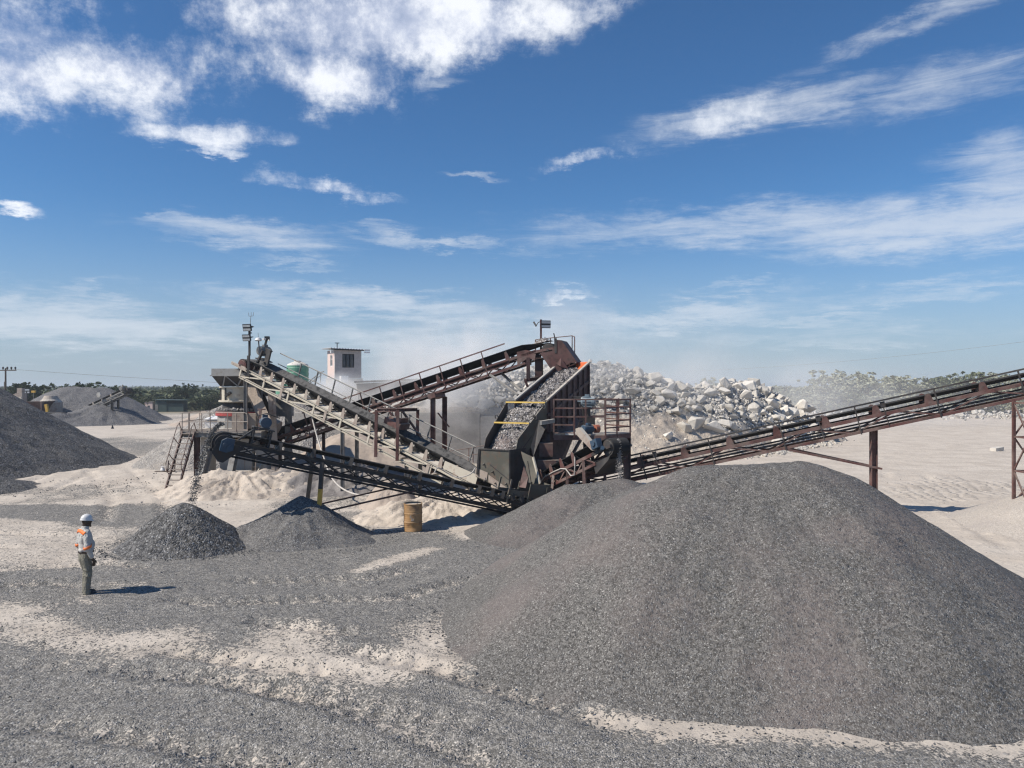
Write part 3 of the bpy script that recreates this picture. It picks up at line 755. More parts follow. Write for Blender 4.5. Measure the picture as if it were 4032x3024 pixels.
def march(sx, sy, d0=44.0, d1=75.0):
    D = np.arange(d0, d1, .1)
    x = (sx - 2016) / PX * D; z = EYE - (sy - 1520) / PX * D
    e = emb(x, D)
    k = np.argmax(e > z)
    if e[k] > z[k]: return V((x[k], D[k], e[k]))
    k = np.argmin(z - e); return V((x[k], D[k], z[k]))
BOULD = [hull_mesh('boulder', random.Random(k).choice((9, 10, 12, 14, 17)), 500 + k, (1.0, random.Random(k + 50).uniform(.62, .95), random.Random(k + 90).uniform(.52, .85)), M['rock'], True) for k in range(14)]
def boulder(p, r, k, rot, label, group):
    o = bpy.data.objects.new('boulder', BOULD[k % len(BOULD)]); COL.objects.link(o)
    o.location = p; o.scale = (r, r, r); o.rotation_euler = rot
    return tag(o, label, 'boulder', group)
rb = random.Random(5)
placed = []
G_B = 'limestone boulders in the heap behind the screen'
HERO = [(490, 510, 150, 'large flat-topped boulder standing highest on the skyline right of the screen platform'), (640, 560, 120, None), (770, 620, 140, 'tilted boulder with an overhanging right side on the heap skyline'), (560, 650, 115, None),
        (250, 670, 145, 'smooth pale block with a broad lit face just above the platform cage'), (670, 625, 110, None), (640, 700, 145, None), (320, 580, 100, None), (825, 700, 120, None), (890, 780, 125, None), (770, 800, 120, None), (860, 860, 95, None), (680, 800, 95, None),
        (540, 760, 115, None), (990, 760, 105, None), (950, 850, 115, None), (730, 880, 115, None), (1090, 670, 120, None), (1250, 670, 120, None), (1530, 600, 130, 'rounded white boulder on the skyline above the middle of the long right conveyor'), (1680, 660, 120, None),
        (1440, 620, 100, None), (1590, 690, 125, None), (1760, 730, 115, None), (1850, 750, 105, None), (1300, 850, 115, None), (1430, 850, 105, None), (1560, 850, 125, None), (1430, 920, 120, None), (1640, 900, 110, None), (1840, 790, 120, None),
        (1900, 860, 150, None), (1970, 910, 160, None), (940, 1010, 175, 'big upright boulder lying alone at the left of the row on the sandy slope'), (810, 1060, 145, 'low leaning boulder left of the big upright one on the sandy slope'), (1250, 1010, 140, 'boulder with a dark right side in the row on the sandy slope'),
        (1140, 1060, 190, 'long low whitish boulder in front of the row on the sandy slope'), (1340, 1040, 130, 'boulder at the right end of the row on the sandy slope'), (1070, 1010, 95, None), (1620, 800, 95, None), (1220, 830, 85, None), (1080, 870, 85, None), (480, 870, 95, None), (650, 890, 85, None), (230, 800, 95, None), (630, 1150, 110, 'half buried darker block low on the sandy slope'),
        (1750, 640, 90, None), (2100, 800, 120, None), (2180, 850, 110, None), (2080, 900, 120, None), (450, 600, 110, None), (130, 560, 90, None), (60, 620, 100, None), (380, 720, 80, None)]
for i, (zx, zy, w, lab) in enumerate(HERO):
    p = march(2400 + zx / 2.765, 1300 + (zy + w * .22) / 2.765)
    r = w / 2.765 * p.y / PX * .80
    boulder(p + V((0, 0, r * .18)), r, i, (rb.uniform(-.5, .5), rb.uniform(-.5, .5), rb.uniform(0, 6.28)),
            lab or 'pale limestone boulder among the jumbled ones in the heap right of the screen platform', G_B)
    placed.append((p.x, p.y, r))
BZ = gpoly  # (kept short)
def zone(x, y):
    """where boulders lie: the upper face of the heap, all of it behind the conveyor on the left"""
    yt = float(np.interp(x, TOE_X, TOE_Y)); zc = float(np.interp(x, CRX, CRZ)); z = float(emb(x, y, False))
    if x < 2: return z > 3.25 and y < yt + 9
    return z > (2.9 if x < 14 else 1.8 if x < 19 else .2) and y < yt + (zc + .4) / .6 + 2.5
n = 0; tries = 0
while n < 245 and tries < 30000:
    tries += 1
    x = rb.uniform(-7.5, 27); y = float(np.interp(x, TOE_X, TOE_Y)) + rb.uniform(.5, 12)
    if not zone(x, y): continue
    small = 4.2 < x < 9 and float(emb(x, y, False)) > 4.9
    r = rb.uniform(.22, .40) if small else rb.choice((.3, .38, .48, .6, .8)) * rb.uniform(.9, 1.2)
    if any((x - a) ** 2 + (y - b) ** 2 < ((r + c) * .62) ** 2 for a, b, c in placed): continue
    placed.append((x, y, r)); n += 1
    lab = ('pale limestone boulder in the heap behind the raised conveyor, left of the screen' if x < 2 else
           'small pale rock near the pointed top of the heap behind the screen' if small else
           'pale limestone boulder among the jumbled ones in the heap right of the screen platform' if x < 19.5 else
           'pale limestone boulder at the low right end of the heap')
    boulder(V((x, y, float(emb(x, y)) + r * .22)), r, n * 5 + 3, (rb.uniform(-.6, .6), rb.uniform(-.6, .6), rb.uniform(0, 6.28)), lab, G_B)
def rubble_stuff():
    rnd = np.random.default_rng(3)
    P, Sz = [], []
    while len(P) < 7000:
        x = rnd.uniform(-8, 28); y = float(np.interp(x, TOE_X, TOE_Y)) + rnd.uniform(-.6, 12)
        z = float(emb(x, y))
        if z < 0: 
            if rnd.random() > .15: continue
            z = 0
        if not zone(x, y) and rnd.random() > .28: continue
        P.append((x, y, z)); Sz.append(rnd.uniform(.05, .2) * (1.0 if zone(x, y) else .6))
    tag(link(stones('rubble', P, Sz, M['rock'], 3), 'rubble', None), 'broken pale stone filling the gaps between the boulders', 'rubble', kind='stuff')
rubble_stuff()
def loose_stuff():
    rnd = np.random.default_rng(8)
    P, Sz = [], []
    for (cx, cy, sx, sy, n, s0, s1) in [(-10.8, 31.6, 2.6, .8, 130, .02, .09), (-14.5, 33.4, 2.5, .7, 90, .02, .08), (-6.3, 33.0, 1.6, .8, 160, .02, .1), (-3.0, 27.4, 1.3, .6, 120, .02, .08),
                                        (-6, 29.5, 4, 1.6, 120, .015, .06), (-17, 36, 5, 3, 160, .02, .07), (-1.5, 33.5, 1.5, 1.2, 90, .03, .1), (12, 38, 8, 5, 160, .02, .07), (-13, 30, 5, 1.0, 60, .02, .05), (24, 66, 4, 3, 60, .08, .3)]:
        for _ in range(n):
            x, y = rnd.normal(cx, sx * .6), rnd.normal(cy, sy * .6)
            hgt = .85 * math.exp(-((x + 11.1) / 1.9) ** 2 - ((y - 33.5) / 1.0) ** 2) if cx in (-10.8,) else 0.0
            P.append((x, y, hgt + .01)); Sz.append(rnd.uniform(s0, s1) * rnd.uniform(.4, 1))
    tag(link(stones('scattered_stones', P, Sz, M['pebble'], 9), 'scattered_stones', None), 'loose stones scattered over the pale sand', 'stones', kind='stuff')
loose_stuff()

def chips_on_ground():
    """single chips rolled out from the heaps and lying about the near yard"""
    rnd = np.random.default_rng(21); P, Sz = [], []
    for (cx, cy, ra, rb_, n, s0, s1) in [(4.9, 15.6, 5.9, 5.3, 1900, .012, .042), (-9.45, 22.1, 2.1, 1.9, 420, .018, .045), (-6.4, 23.3, 2.7, 2.3, 420, .012, .034), (2.2, 24.4, 4.3, 3.2, 400, .012, .03), (-26, 40, 7.5, 9, 260, .03, .08)]:
        a = rnd.uniform(0, 6.283, n); k = 1 + np.abs(rnd.normal(0, .10, n)) - .04
        x = cx + np.cos(a) * ra * k; y = cy + np.sin(a) * rb_ * k
        for q, w in zip(x, y): P.append((q, w, float(ground_z(np.array(q), np.array(w))) + .008)); Sz.append(rnd.uniform(s0, s1))
    for _ in range(2600):
        y = 9 + 13 * rnd.random() ** 1.3; x = rnd.uniform(-.72, .35) * y
        P.append((x, y, float(ground_z(np.array(x), np.array(y))) + .006)); Sz.append(rnd.uniform(.008, .026) * (1.8 if rnd.random() < .04 else 1))
    tag(link(stones('stone_chips', P, Sz, M['chip'], 22, 8, 9), 'stone_chips', None), 'single grey chips lying loose over the near yard and around the heaps', 'stones', kind='stuff')
chips_on_ground()

# ------------------------------------------------------------------ conveyors
class Conv:
    """a belt conveyor along its near top chord: q(along, across (0 near .. -w far), up)"""
    def __init__(s, T, H, w):
        s.T, s.w = V(T), w
        d = V(H) - s.T; s.L = d.length; s.d = d.normalized()
        h = V((d.x, d.y, 0)).normalized(); s.sd = V((h.y, -h.x, 0))
        if s.sd.y > 0: s.sd = -s.sd
        s.n = s.d.cross(s.sd)
        if s.n.z < 0: s.n = -s.n
        s.ax = (s.d, s.sd, s.n)
    def q(s, a, t, n): return s.T + s.d * a + s.sd * t + s.n * n
    def vec(s, a, t, n): return s.d * a + s.sd * t + s.n * n

def conv_frame(c, root, mat, s0, s1, dp, panel, ch=.09, cw=.06, diag=.045, mode='W', b0=None, b1=None):
    b0 = s0 + .3 if b0 is None else b0; b1 = s1 - .3 if b1 is None else b1
    for t, sg in ((0, 1), (-c.w, -1)):
        m = MB()
        m.chan(c.q(s0, t, 0), c.q(s1, t, 0), cw, ch, .012, c.n, sg)
        m.chan(c.q(b0, t, -dp), c.q(b1, t, -dp), cw, ch * .8, .012, c.n, sg)
        n = max(1, int((b1 - b0) / panel)); st = (b1 - b0) / n; ti = t - sg * .012
        for k in range(n):
            a = b0 + k * st
            if mode == 'X':
                m.bar(c.q(a, ti, -dp), c.q(a + st, ti, 0), diag, diag * .35, c.sd); m.bar(c.q(a, ti - .012 * sg, 0), c.q(a + st, ti - .012 * sg, -dp), diag, diag * .35, c.sd)
            elif mode == 'W':
                m.bar(c.q(a, ti, -dp), c.q(a + st / 2, ti, 0), diag, diag * .5, c.sd); m.bar(c.q(a + st / 2, ti, 0), c.q(a + st, ti, -dp), diag, diag * .5, c.sd)
            else:
                m.bar(c.q(a, ti, 0), c.q(a + st, ti, -dp), diag, diag * .5, c.sd); m.bar(c.q(a + st, ti, -dp), c.q(a + st, ti, 0), diag * 1.5, diag * .6, c.sd)
        m.build('side_frame', mat, root)
    m = MB()
    n = max(2, int((b1 - b0) / (panel * 1.0)))
    for k in range(n + 1):
        a = b0 + (b1 - b0) * k / n
        m.bar(c.q(a, -.04, -dp), c.q(a, -c.w + .04, -dp), .05, .05, c.n)
        if k % 2 == 0: m.bar(c.q(a, -.04, -.01), c.q(a, -c.w + .04, -.01), .05, .05, c.n)
    m.build('cross_members', mat, root)

def conv_belt(c, root, mat, bw, n_edge, tr, r, s0=0.0, s1=None, bend=None, ret=None, name='belt', hmat=None):
    """belt wrapped round two pulleys; returns head and tail pulley centres"""
    s1 = c.L if s1 is None else s1
    nf = n_edge - tr * .55; nc = nf - r
    ret = nc - r if ret is None else ret
    def nb(s): return 0.0 if bend is None or s < bend[0] else -(s - bend[0]) * math.tan(R(bend[1]))
    prof = ((-.5, 1), (-.46, .86), (-.18, 0), (.18, 0), (.46, .86), (.5, 1))
    st = []
    N = max(4, int((s1 - s0) / .35))
    for k in range(N + 1):
        s = s0 + (s1 - s0) * k / N
        f = min(1, (s - s0) / 1.1, (s1 - s) / 1.1); f = f * f * (3 - 2 * f)
        st.append((s, None, f, nb(s)))
    for k in range(1, 9):
        a = math.pi / 2 - math.pi * k / 9
        st.append((s1 + r * math.cos(a), nc + r * math.sin(a), 0, nb(s1)))
    M2 = max(4, int((s1 - s0) / .8))
    for k in range(M2 + 1):
        s = s1 - (s1 - s0) * k / M2
        e = min(1, (s1 - s) / .8, (s - s0) / .8)
        st.append((s, (nc - r) * (1 - e) + ret * e, 0, nb(s)))
    for k in range(1, 9):
        a = -math.pi / 2 - math.pi * k / 9
        st.append((s0 + r * math.cos(a), nc + r * math.sin(a), 0, 0))
    m = MB(); vs = []
    for (s, n, f, off) in st:
        for (u, g) in prof:
            nn = (n_edge - tr + tr * g) * f + nf * (1 - f) if n is None else n
            vs.append(c.q(s, -c.w / 2 + u * bw, nn + off))
    K = len(prof); fs = []
    for i in range(len(st)):
        j = (i + 1) % len(st)
        for k in range(K - 1): fs.append((i * K + k, i * K + k + 1, j * K + k + 1, j * K + k))
    m.add(vs, fs)
    o = m.build(name, mat, root, smooth=True)
    md = o.modifiers.new('thickness', 'SOLIDIFY'); md.thickness = .022; md.offset = 0
    hp = (s1, nc + nb(s1)); tp = (s0, nc)
    for (s, n_), nm in ((hp, 'head_pulley'), (tp, 'tail_pulley')):
        p = MB(); a, b = c.q(s, -c.w / 2 + bw * .53, n_), c.q(s, -c.w / 2 - bw * .53, n_)
        p.lathe([(r * .25, 0), (r * .78, .0), (r * .80, .02), (r - .014, .02), (r - .014, bw * 1.06 - .02), (r * .80, bw * 1.06 - .02), (r * .78, bw * 1.06), (r * .25, bw * 1.06)], a, b - a, 24)
        p.tube(c.q(s, .06, n_), c.q(s, -c.w - .06, n_), r * .16, 10)
        p.build(nm, hmat or M['dark'], root)
    return hp, tp

def conv_idlers(c, root, mat, rmat, bw, n_edge, tr, stations, pw=.13, style='plate', bendf=None):
    """idler sets: a bracket standing on the top chords and three carrying rollers"""
    zc = n_edge - tr
    br = MB(); x, y, z = c.d, c.sd, c.n
    def Q(a, t, n): return c.vec(a, t, n)
    br.bar(Q(0, -.02, .07), Q(0, -c.w + .02, .07), .09, .05, z)
    for t, sg in ((.01, 1), (-c.w - .01, -1)):
        if style == 'plate':
            pts = [Q(-pw * .65, t, .045), Q(pw * .65, t, .045), Q(pw * .42, t + .02 * sg, n_edge - .02), Q(pw * .30, t + .025 * sg, n_edge + .05), Q(0, t + .03 * sg, n_edge + .075), Q(-pw * .30, t + .025 * sg, n_edge + .05), Q(-pw * .42, t + .02 * sg, n_edge - .02)]
            br.plate(pts, .02)
        else:
            br.bar(Q(0, t, .045), Q(0, t + .02 * sg, n_edge + .03), pw, .03, z)
            br.bar(Q(0, t - .06 * sg, .1), Q(0, t, n_edge), .03, .05, z)
    for t in (-c.w / 2 + bw * .19, -c.w / 2 - bw * .19): br.bar(Q(0, t, .08), Q(0, t, zc - .05), .05, .02, x)
    me = br.mesh('idler')
    ro = MB(); rr = .052
    zc2 = zc - rr - .016
    ro.tube(Q(0, -c.w / 2 + bw * .18, zc2), Q(0, -c.w / 2 - bw * .18, zc2), rr, 10)
    for sg in (1, -1):
        ro.tube(Q(0, -c.w / 2 + sg * bw * .20, zc2 + .01), Q(0, -c.w / 2 + sg * bw * .5, n_edge - rr * 1.2 - .02), rr, 10)
    rme = ro.mesh('roller')
    ox = offs(root)
    for s in stations:
        o = link(me, 'idler', mat, root); off = bendf(s) if bendf else 0
        o.location = c.q(s, 0, off) - ox
        link(rme, 'roller', rmat, o)

def rail(c, root, mat, t, s0, s1, posts, n_top, n_bot, mid=True, r=.024, square=False, name='handrail'):
    m = MB()
    def run(n, rr):
        if square: m.bar(c.q(s0, t, n), c.q(s1, t, n), rr * 2, rr * 2, c.n)
        else: m.tube(c.q(s0, t, n), c.q(s1, t, n), rr)
    run(n_top, r)
    if mid: run((n_top + n_bot) * .5 + .05, r * .85)
    o = m.build(name, mat, root)
    ox = offs(root)
    p = MB()
    p.bar(c.vec(0, .0, n_bot), c.vec(0, .0, n_top), r * 2.2, r * 1.4, c.d)
    me = p.mesh('rail_post')
    for s in posts:
        q = link(me, 'rail_post', mat, root); q.location = c.q(s, t, 0) - ox

def load(c, s0, s1, bw, n0, hgt, mat, label, seed=1, bendf=None, name='gravel_load'):
    m = MB(); N = int((s1 - s0) / .05); K = 9
    rnd = random.Random(seed); vs, fs = [], []
    for i in range(N + 1):
        s = s0 + (s1 - s0) * i / N; e = min(1, i / 6, (N - i) / 6)
        for k in range(K):
            u = k / (K - 1) * 2 - 1
            h = hgt * (1 - u * u) * e * (.75 + .5 * rnd.random()) + rnd.uniform(-.012, .012)
            vs.append(c.q(s, -c.w / 2 + u * bw * .5, n0 + h + (bendf(s) if bendf else 0) + abs(u) ** 2 * .02))
    for i in range(N):
        for k in range(K - 1): fs.append((i * K + k, i * K + k + 1, (i + 1) * K + k + 1, (i + 1) * K + k))
    m.add(vs, fs)
    return m.alone(name, mat, label, 'crushed stone', kind='stuff')

def leg(root, a, b, w, mat, name='support_leg', base=True, i=True):
    m = MB()
    (m.ibeam(a, b, w, w, .02, V((1, 0, 0))) if i else m.bar(a, b, w, w, V((1, 0, 0))))
    if base: m.box(V(b) + V((0, 0, .01)), w * 2, w * 2, .03)
    return m.build(name, mat, root)
def braces(root, pairs, w, mat, name='brace'):
    for a, b in pairs:
        m = MB(); m.bar(a, b, w, w * .8); m.build(name, mat, root)

def motor(root, c, axis, r, L, mat, name='motor', up=Z):
    """finned electric motor with its terminal box and fan cowl"""
    axis = V(axis).normalized(); m = MB()
    m.lathe([(r * .5, 0), (r * .95, .0), (r, L * .06), (r, L * .22), (r * .86, L * .25), (r * .9, L * .9), (r * .75, L), (r * .2, L)], c, axis, 18)
    s = axis.cross(up).normalized(); u = s.cross(axis)
    for k in range(12):
        a = 2 * math.pi * k / 12; d = s * math.cos(a) + u * math.sin(a)
        m.bar(V(c) + axis * (L * .28) + d * (r * .93), V(c) + axis * (L * .88) + d * (r * .93), .012, r * .16, d)
    m.box(V(c) + axis * (L * .55) + u * (r * 1.15), r * .9, r * .9, r * .5, (axis, s, u))
    m.box(V(c) + axis * (L * .5) - u * (r * 1.05), L * .6, r * 1.5, r * .25, (axis, s, u))
    m.tube(V(c) + axis * L, V(c) + axis * (L * 1.25), r * .14)
    return m.build(name, mat, root)

# ---- pale conveyor from the hopper up to the crusher
cA = Conv((-1.45, 28.6, .86), (-12.72, 35.8, 5.52), .95)
def conveyor_a():
    c = cA
    root = thing('belt_conveyor', 'long cream conveyor running from the olive steel hopper up to the crusher', 'conveyor', (c.T.x, c.T.y, 0), 'belt conveyors of the crushing plant')
    dp = .44
    conv_frame(c, root, M['cream'], -.2, c.L + .55, dp, 1.55, .12, .08, .06, 'N', .4, c.L - .2)
    hp, tp = conv_belt(c, root, M['rubber_dusty'], .78, .52, .27, .29, 0.1, c.L - .1, hmat=M['red'])
    st = [.9 + k * .78 for k in range(int((c.L - 2.2) / .78) + 1)]
    conv_idlers(c, root, M['tan'], M['grey'], .78, .43, .20, st, .16)
    # dust deck plates sagging between the idlers, pale with settled dust
    ox = offs(root); m = MB()
    for sg, t in ((1, -.04), (-1, -c.w + .04)):
        m.plate([c.vec(.07, t, .07), c.vec(.70, t, .07), c.vec(.70, t - sg * .15, .10), c.vec(.50, t - sg * .17, .13), c.vec(.07, t - sg * .16, .24)], .02)
    me = m.mesh('dust_plate')
    for s in st[:-1]:
        o = link(me, 'dust_plate', M['cream'], root); o.location = c.q(s, 0, 0) - ox
    rail(c, root, M['grey'], -c.w - .05, 1.0, c.L - 1.4, [1.1 + k * 1.13 for k in range(10)], 1.12, 0, True, .026)
    # struts dropping from the near chord (wide flat ones)
    for s in (2.2, 5.1, 8.1, 11.0):
        m = MB(); m.bar(c.q(s, .03, .02), c.q(s, .03, -dp - .06), .14, .02, c.sd); m.build('hanger_plate', M['tan'], root)
    # drive on the far side of the head
    b = c.q(c.L - .9, -c.w * .55, .55)
    m = MB()
    for t in (-.3, -.75): m.bar(c.q(c.L - .75, t, .1), c.q(c.L - 1.0, t, 1.10), .12, .08, c.d)
    m.plate([c.q(c.L - .62, -.28, .62), c.q(c.L - 1.25, -.28, .62), c.q(c.L - 1.25, -.8, .62), c.q(c.L - .62, -.8, .62)], .04)
    m.plate([c.q(c.L - 1.22, -.42, .45), c.q(c.L - 1.42, -.42, .5), c.q(c.L - 1.42, -.42, 1.25), c.q(c.L - 1.05, -.42, 1.25)], .09)
    m.build('drive_stand', M['dark'], root)
    motor(root, c.q(c.L - .70, -.35, 1.0), c.q(0, -1, 0) - c.q(0, 0, 0), .21, .62, M['grey'])
    # legs
    for s, zb in ((c.L - .6, 2.5), (7.0, 0), (3.3, 0)):
        for t in (-.05, -c.w + .05):
            a = c.q(s, t, -dp); leg(root, a, V((a.x, a.y, zb)), .13, M['grey'])
    # tie straps at head and tail skirt
    m = MB(); m.plate([c.q(-.1, .03, .1), c.q(1.5, .03, .12), c.q(1.5, .03, .42), c.q(-.1, .03, .5)], .03); m.plate([c.q(-.1, -c.w - .03, .1), c.q(1.5, -c.w - .03, .12), c.q(1.5, -c.w - .03, .42), c.q(-.1, -c.w - .03, .5)], .03)
    m.build('skirt_plate', M['cream'], root)
    m = MB()
    for t in (.02, -c.w - .02):
        m.plate([c.q(c.L - .6, t, -.05), c.q(c.L + .55, t, -.03), c.q(c.L + .50, t, .06), c.q(c.L - .5, t, .12)], .03)
    m.build('head_cheek', M['tan'], root)
    load(c, .8, c.L - .3, .30, .27, .07, M['gravel'], 'thin streak of grey stone riding on the cream coloured conveyor', 4)
conveyor_a()

# ---- dark low conveyor feeding the small cone beside the man
cB = Conv((.70, 26.6, .436), (-8.11, 22.5, 2.93), .80)
def conveyor_b():
    c = cB
    root = thing('belt_conveyor', 'dark low conveyor on a yellow and black leg, dropping gravel beside the man', 'conveyor', (c.T.x, c.T.y, 0), 'belt conveyors of the crushing plant')
    dp = .30
    conv_frame(c, root, M['dark'], -.6, c.L, dp, .62, .10, .06, .038, 'X', .1, c.L - .1)
    hp, tp = conv_belt(c, root, M['rubber'], .64, .30, .11, .33, .15, c.L + .28)
    conv_idlers(c, root, M['dark'], M['lgrey'], .64, .27, .11, [.1, .45, .8, 1.2, 1.6, 2.1, 3.1, 4.25, 5.4, 6.55, 7.75, 8.75], .12, 'bar')
    # legs: the near one striped black over yellow
    a = c.q(7.42, .03, -.02); b = V((a.x - .10, a.y - .12, .35))
    k = a.lerp(b, .42)
    m = MB(); m.bar(a, k, .12, .12, V((1, 0, 0))); m.build('support_leg', M['dark'], root)
    m = MB(); m.bar(k, b, .123, .123, V((1, 0, 0))); m.build('support_leg', M['yellow'], root, label='lower half of the near leg, yellow paint')
    a2 = c.q(7.55, -c.w - .02, -.02); b2 = V((a2.x - .35, a2.y + .3, .2))
    m = MB(); m.bar(a2, b2, .11, .11, V((1, 0, 0))); m.build('support_leg', M['dark'], root)
    braces(root, [(b2.lerp(a2, .26), c.q(4.6, -c.w, -dp)), (b.lerp(a, .2), c.q(4.3, .02, -dp)), (b2.lerp(a2, .3), b.lerp(a, .36))], .06, M['red_dark'])
    # gearbox and motor at the head
    s, n = hp
    m = MB()
    m.plate([c.q(s + .10, .15, n - .20), c.q(s + .10, .15, n + .10), c.q(s - .02, .15, n + .20), c.q(s - .24, .15, n + .20), c.q(s - .27, .15, n - .12), c.q(s - .1, .15, n - .22)], .16)
    m.tube(c.q(s - .16, .20, n - .08), c.q(s - .16, .27, n - .08), .085, 16); m.tube(c.q(s, .12, n), c.q(s, .30, n), .05, 12)
    m.build('gearbox', M['blue'], root)
    m = MB()
    m.plate([c.q(s + .28, .035, n - .3), c.q(s + .2, .035, n + .02), c.q(s - .55, .035, n + .02), c.q(s - .55, .035, -.12), c.q(s - .1, .035, -.62), c.q(s + .05, .035, -.62)], .02)
    m.plate([c.q(s + .28, -c.w - .03, n - .3), c.q(s + .2, -c.w - .03, n + .02), c.q(s - .55, -c.w - .03, n + .02), c.q(s - .55, -c.w - .03, -.12), c.q(s - .1, -c.w - .03, -.62)], .02)
    m.build('head_plate', M['dark'], root)
    m = MB()
    for ds in (-.75, -1.25):
        for t in (-.1, -.6): m.bar(c.q(s + ds, t, .02), c.q(s + ds + .02, t, .56), .055, .055, c.d)
    m.box(c.q(s - 1.0, -.35, .58), .62, .62, .04, c.ax); m.bar(c.q(s - .75, -.1, .1), c.q(s - 1.25, -.1, .54), .04, .04)
    m.path([c.q(s - .8, -.1, .55), c.q(s - .75, -.1, .95), c.q(s - .95, -.1, 1.05), c.q(s - 1.35, -.1, 1.0)], .02); m.bar(c.q(s - .7, .0, .5), c.q(s - .35, .02, n + .2), .05)
    m.build('motor_stand', M['dark'], root)
    motor(root, c.q(s - 1.0, -.02, .78), -c.sd, .165, .55, M['blue'])
    # loading skirt at the tail
    m = MB()
    for t in (.02, -c.w - .02):
        m.plate([c.q(-.5, t, .2), c.q(.25, t, .22), c.q(.25, t, .72), c.q(-.5, t, .86)], .025); m.plate([c.q(.26, t, .24), c.q(1.05, t, .24), c.q(1.05, t, .38), c.q(.26, t, .46)], .02)
        for ss in (-.4, .25, 1.02): m.bar(c.q(ss, t + .03 * (1 if t > 0 else -1), -.05), c.q(ss, t + .03 * (1 if t > 0 else -1), .75), .05, .05, c.d)
    m.plate([c.q(-.52, .02, .2), c.q(-.52, -c.w, .2), c.q(-.52, -c.w, .9), c.q(-.52, .02, .86)], .025)
    m.build('loading_skirt', M['olive'], root)
    load(c, 2.6, c.L + .15, .40, .20, .07, M['gravel_coarse'], 'dark gravel riding up the low dark conveyor', 6)
conveyor_b()

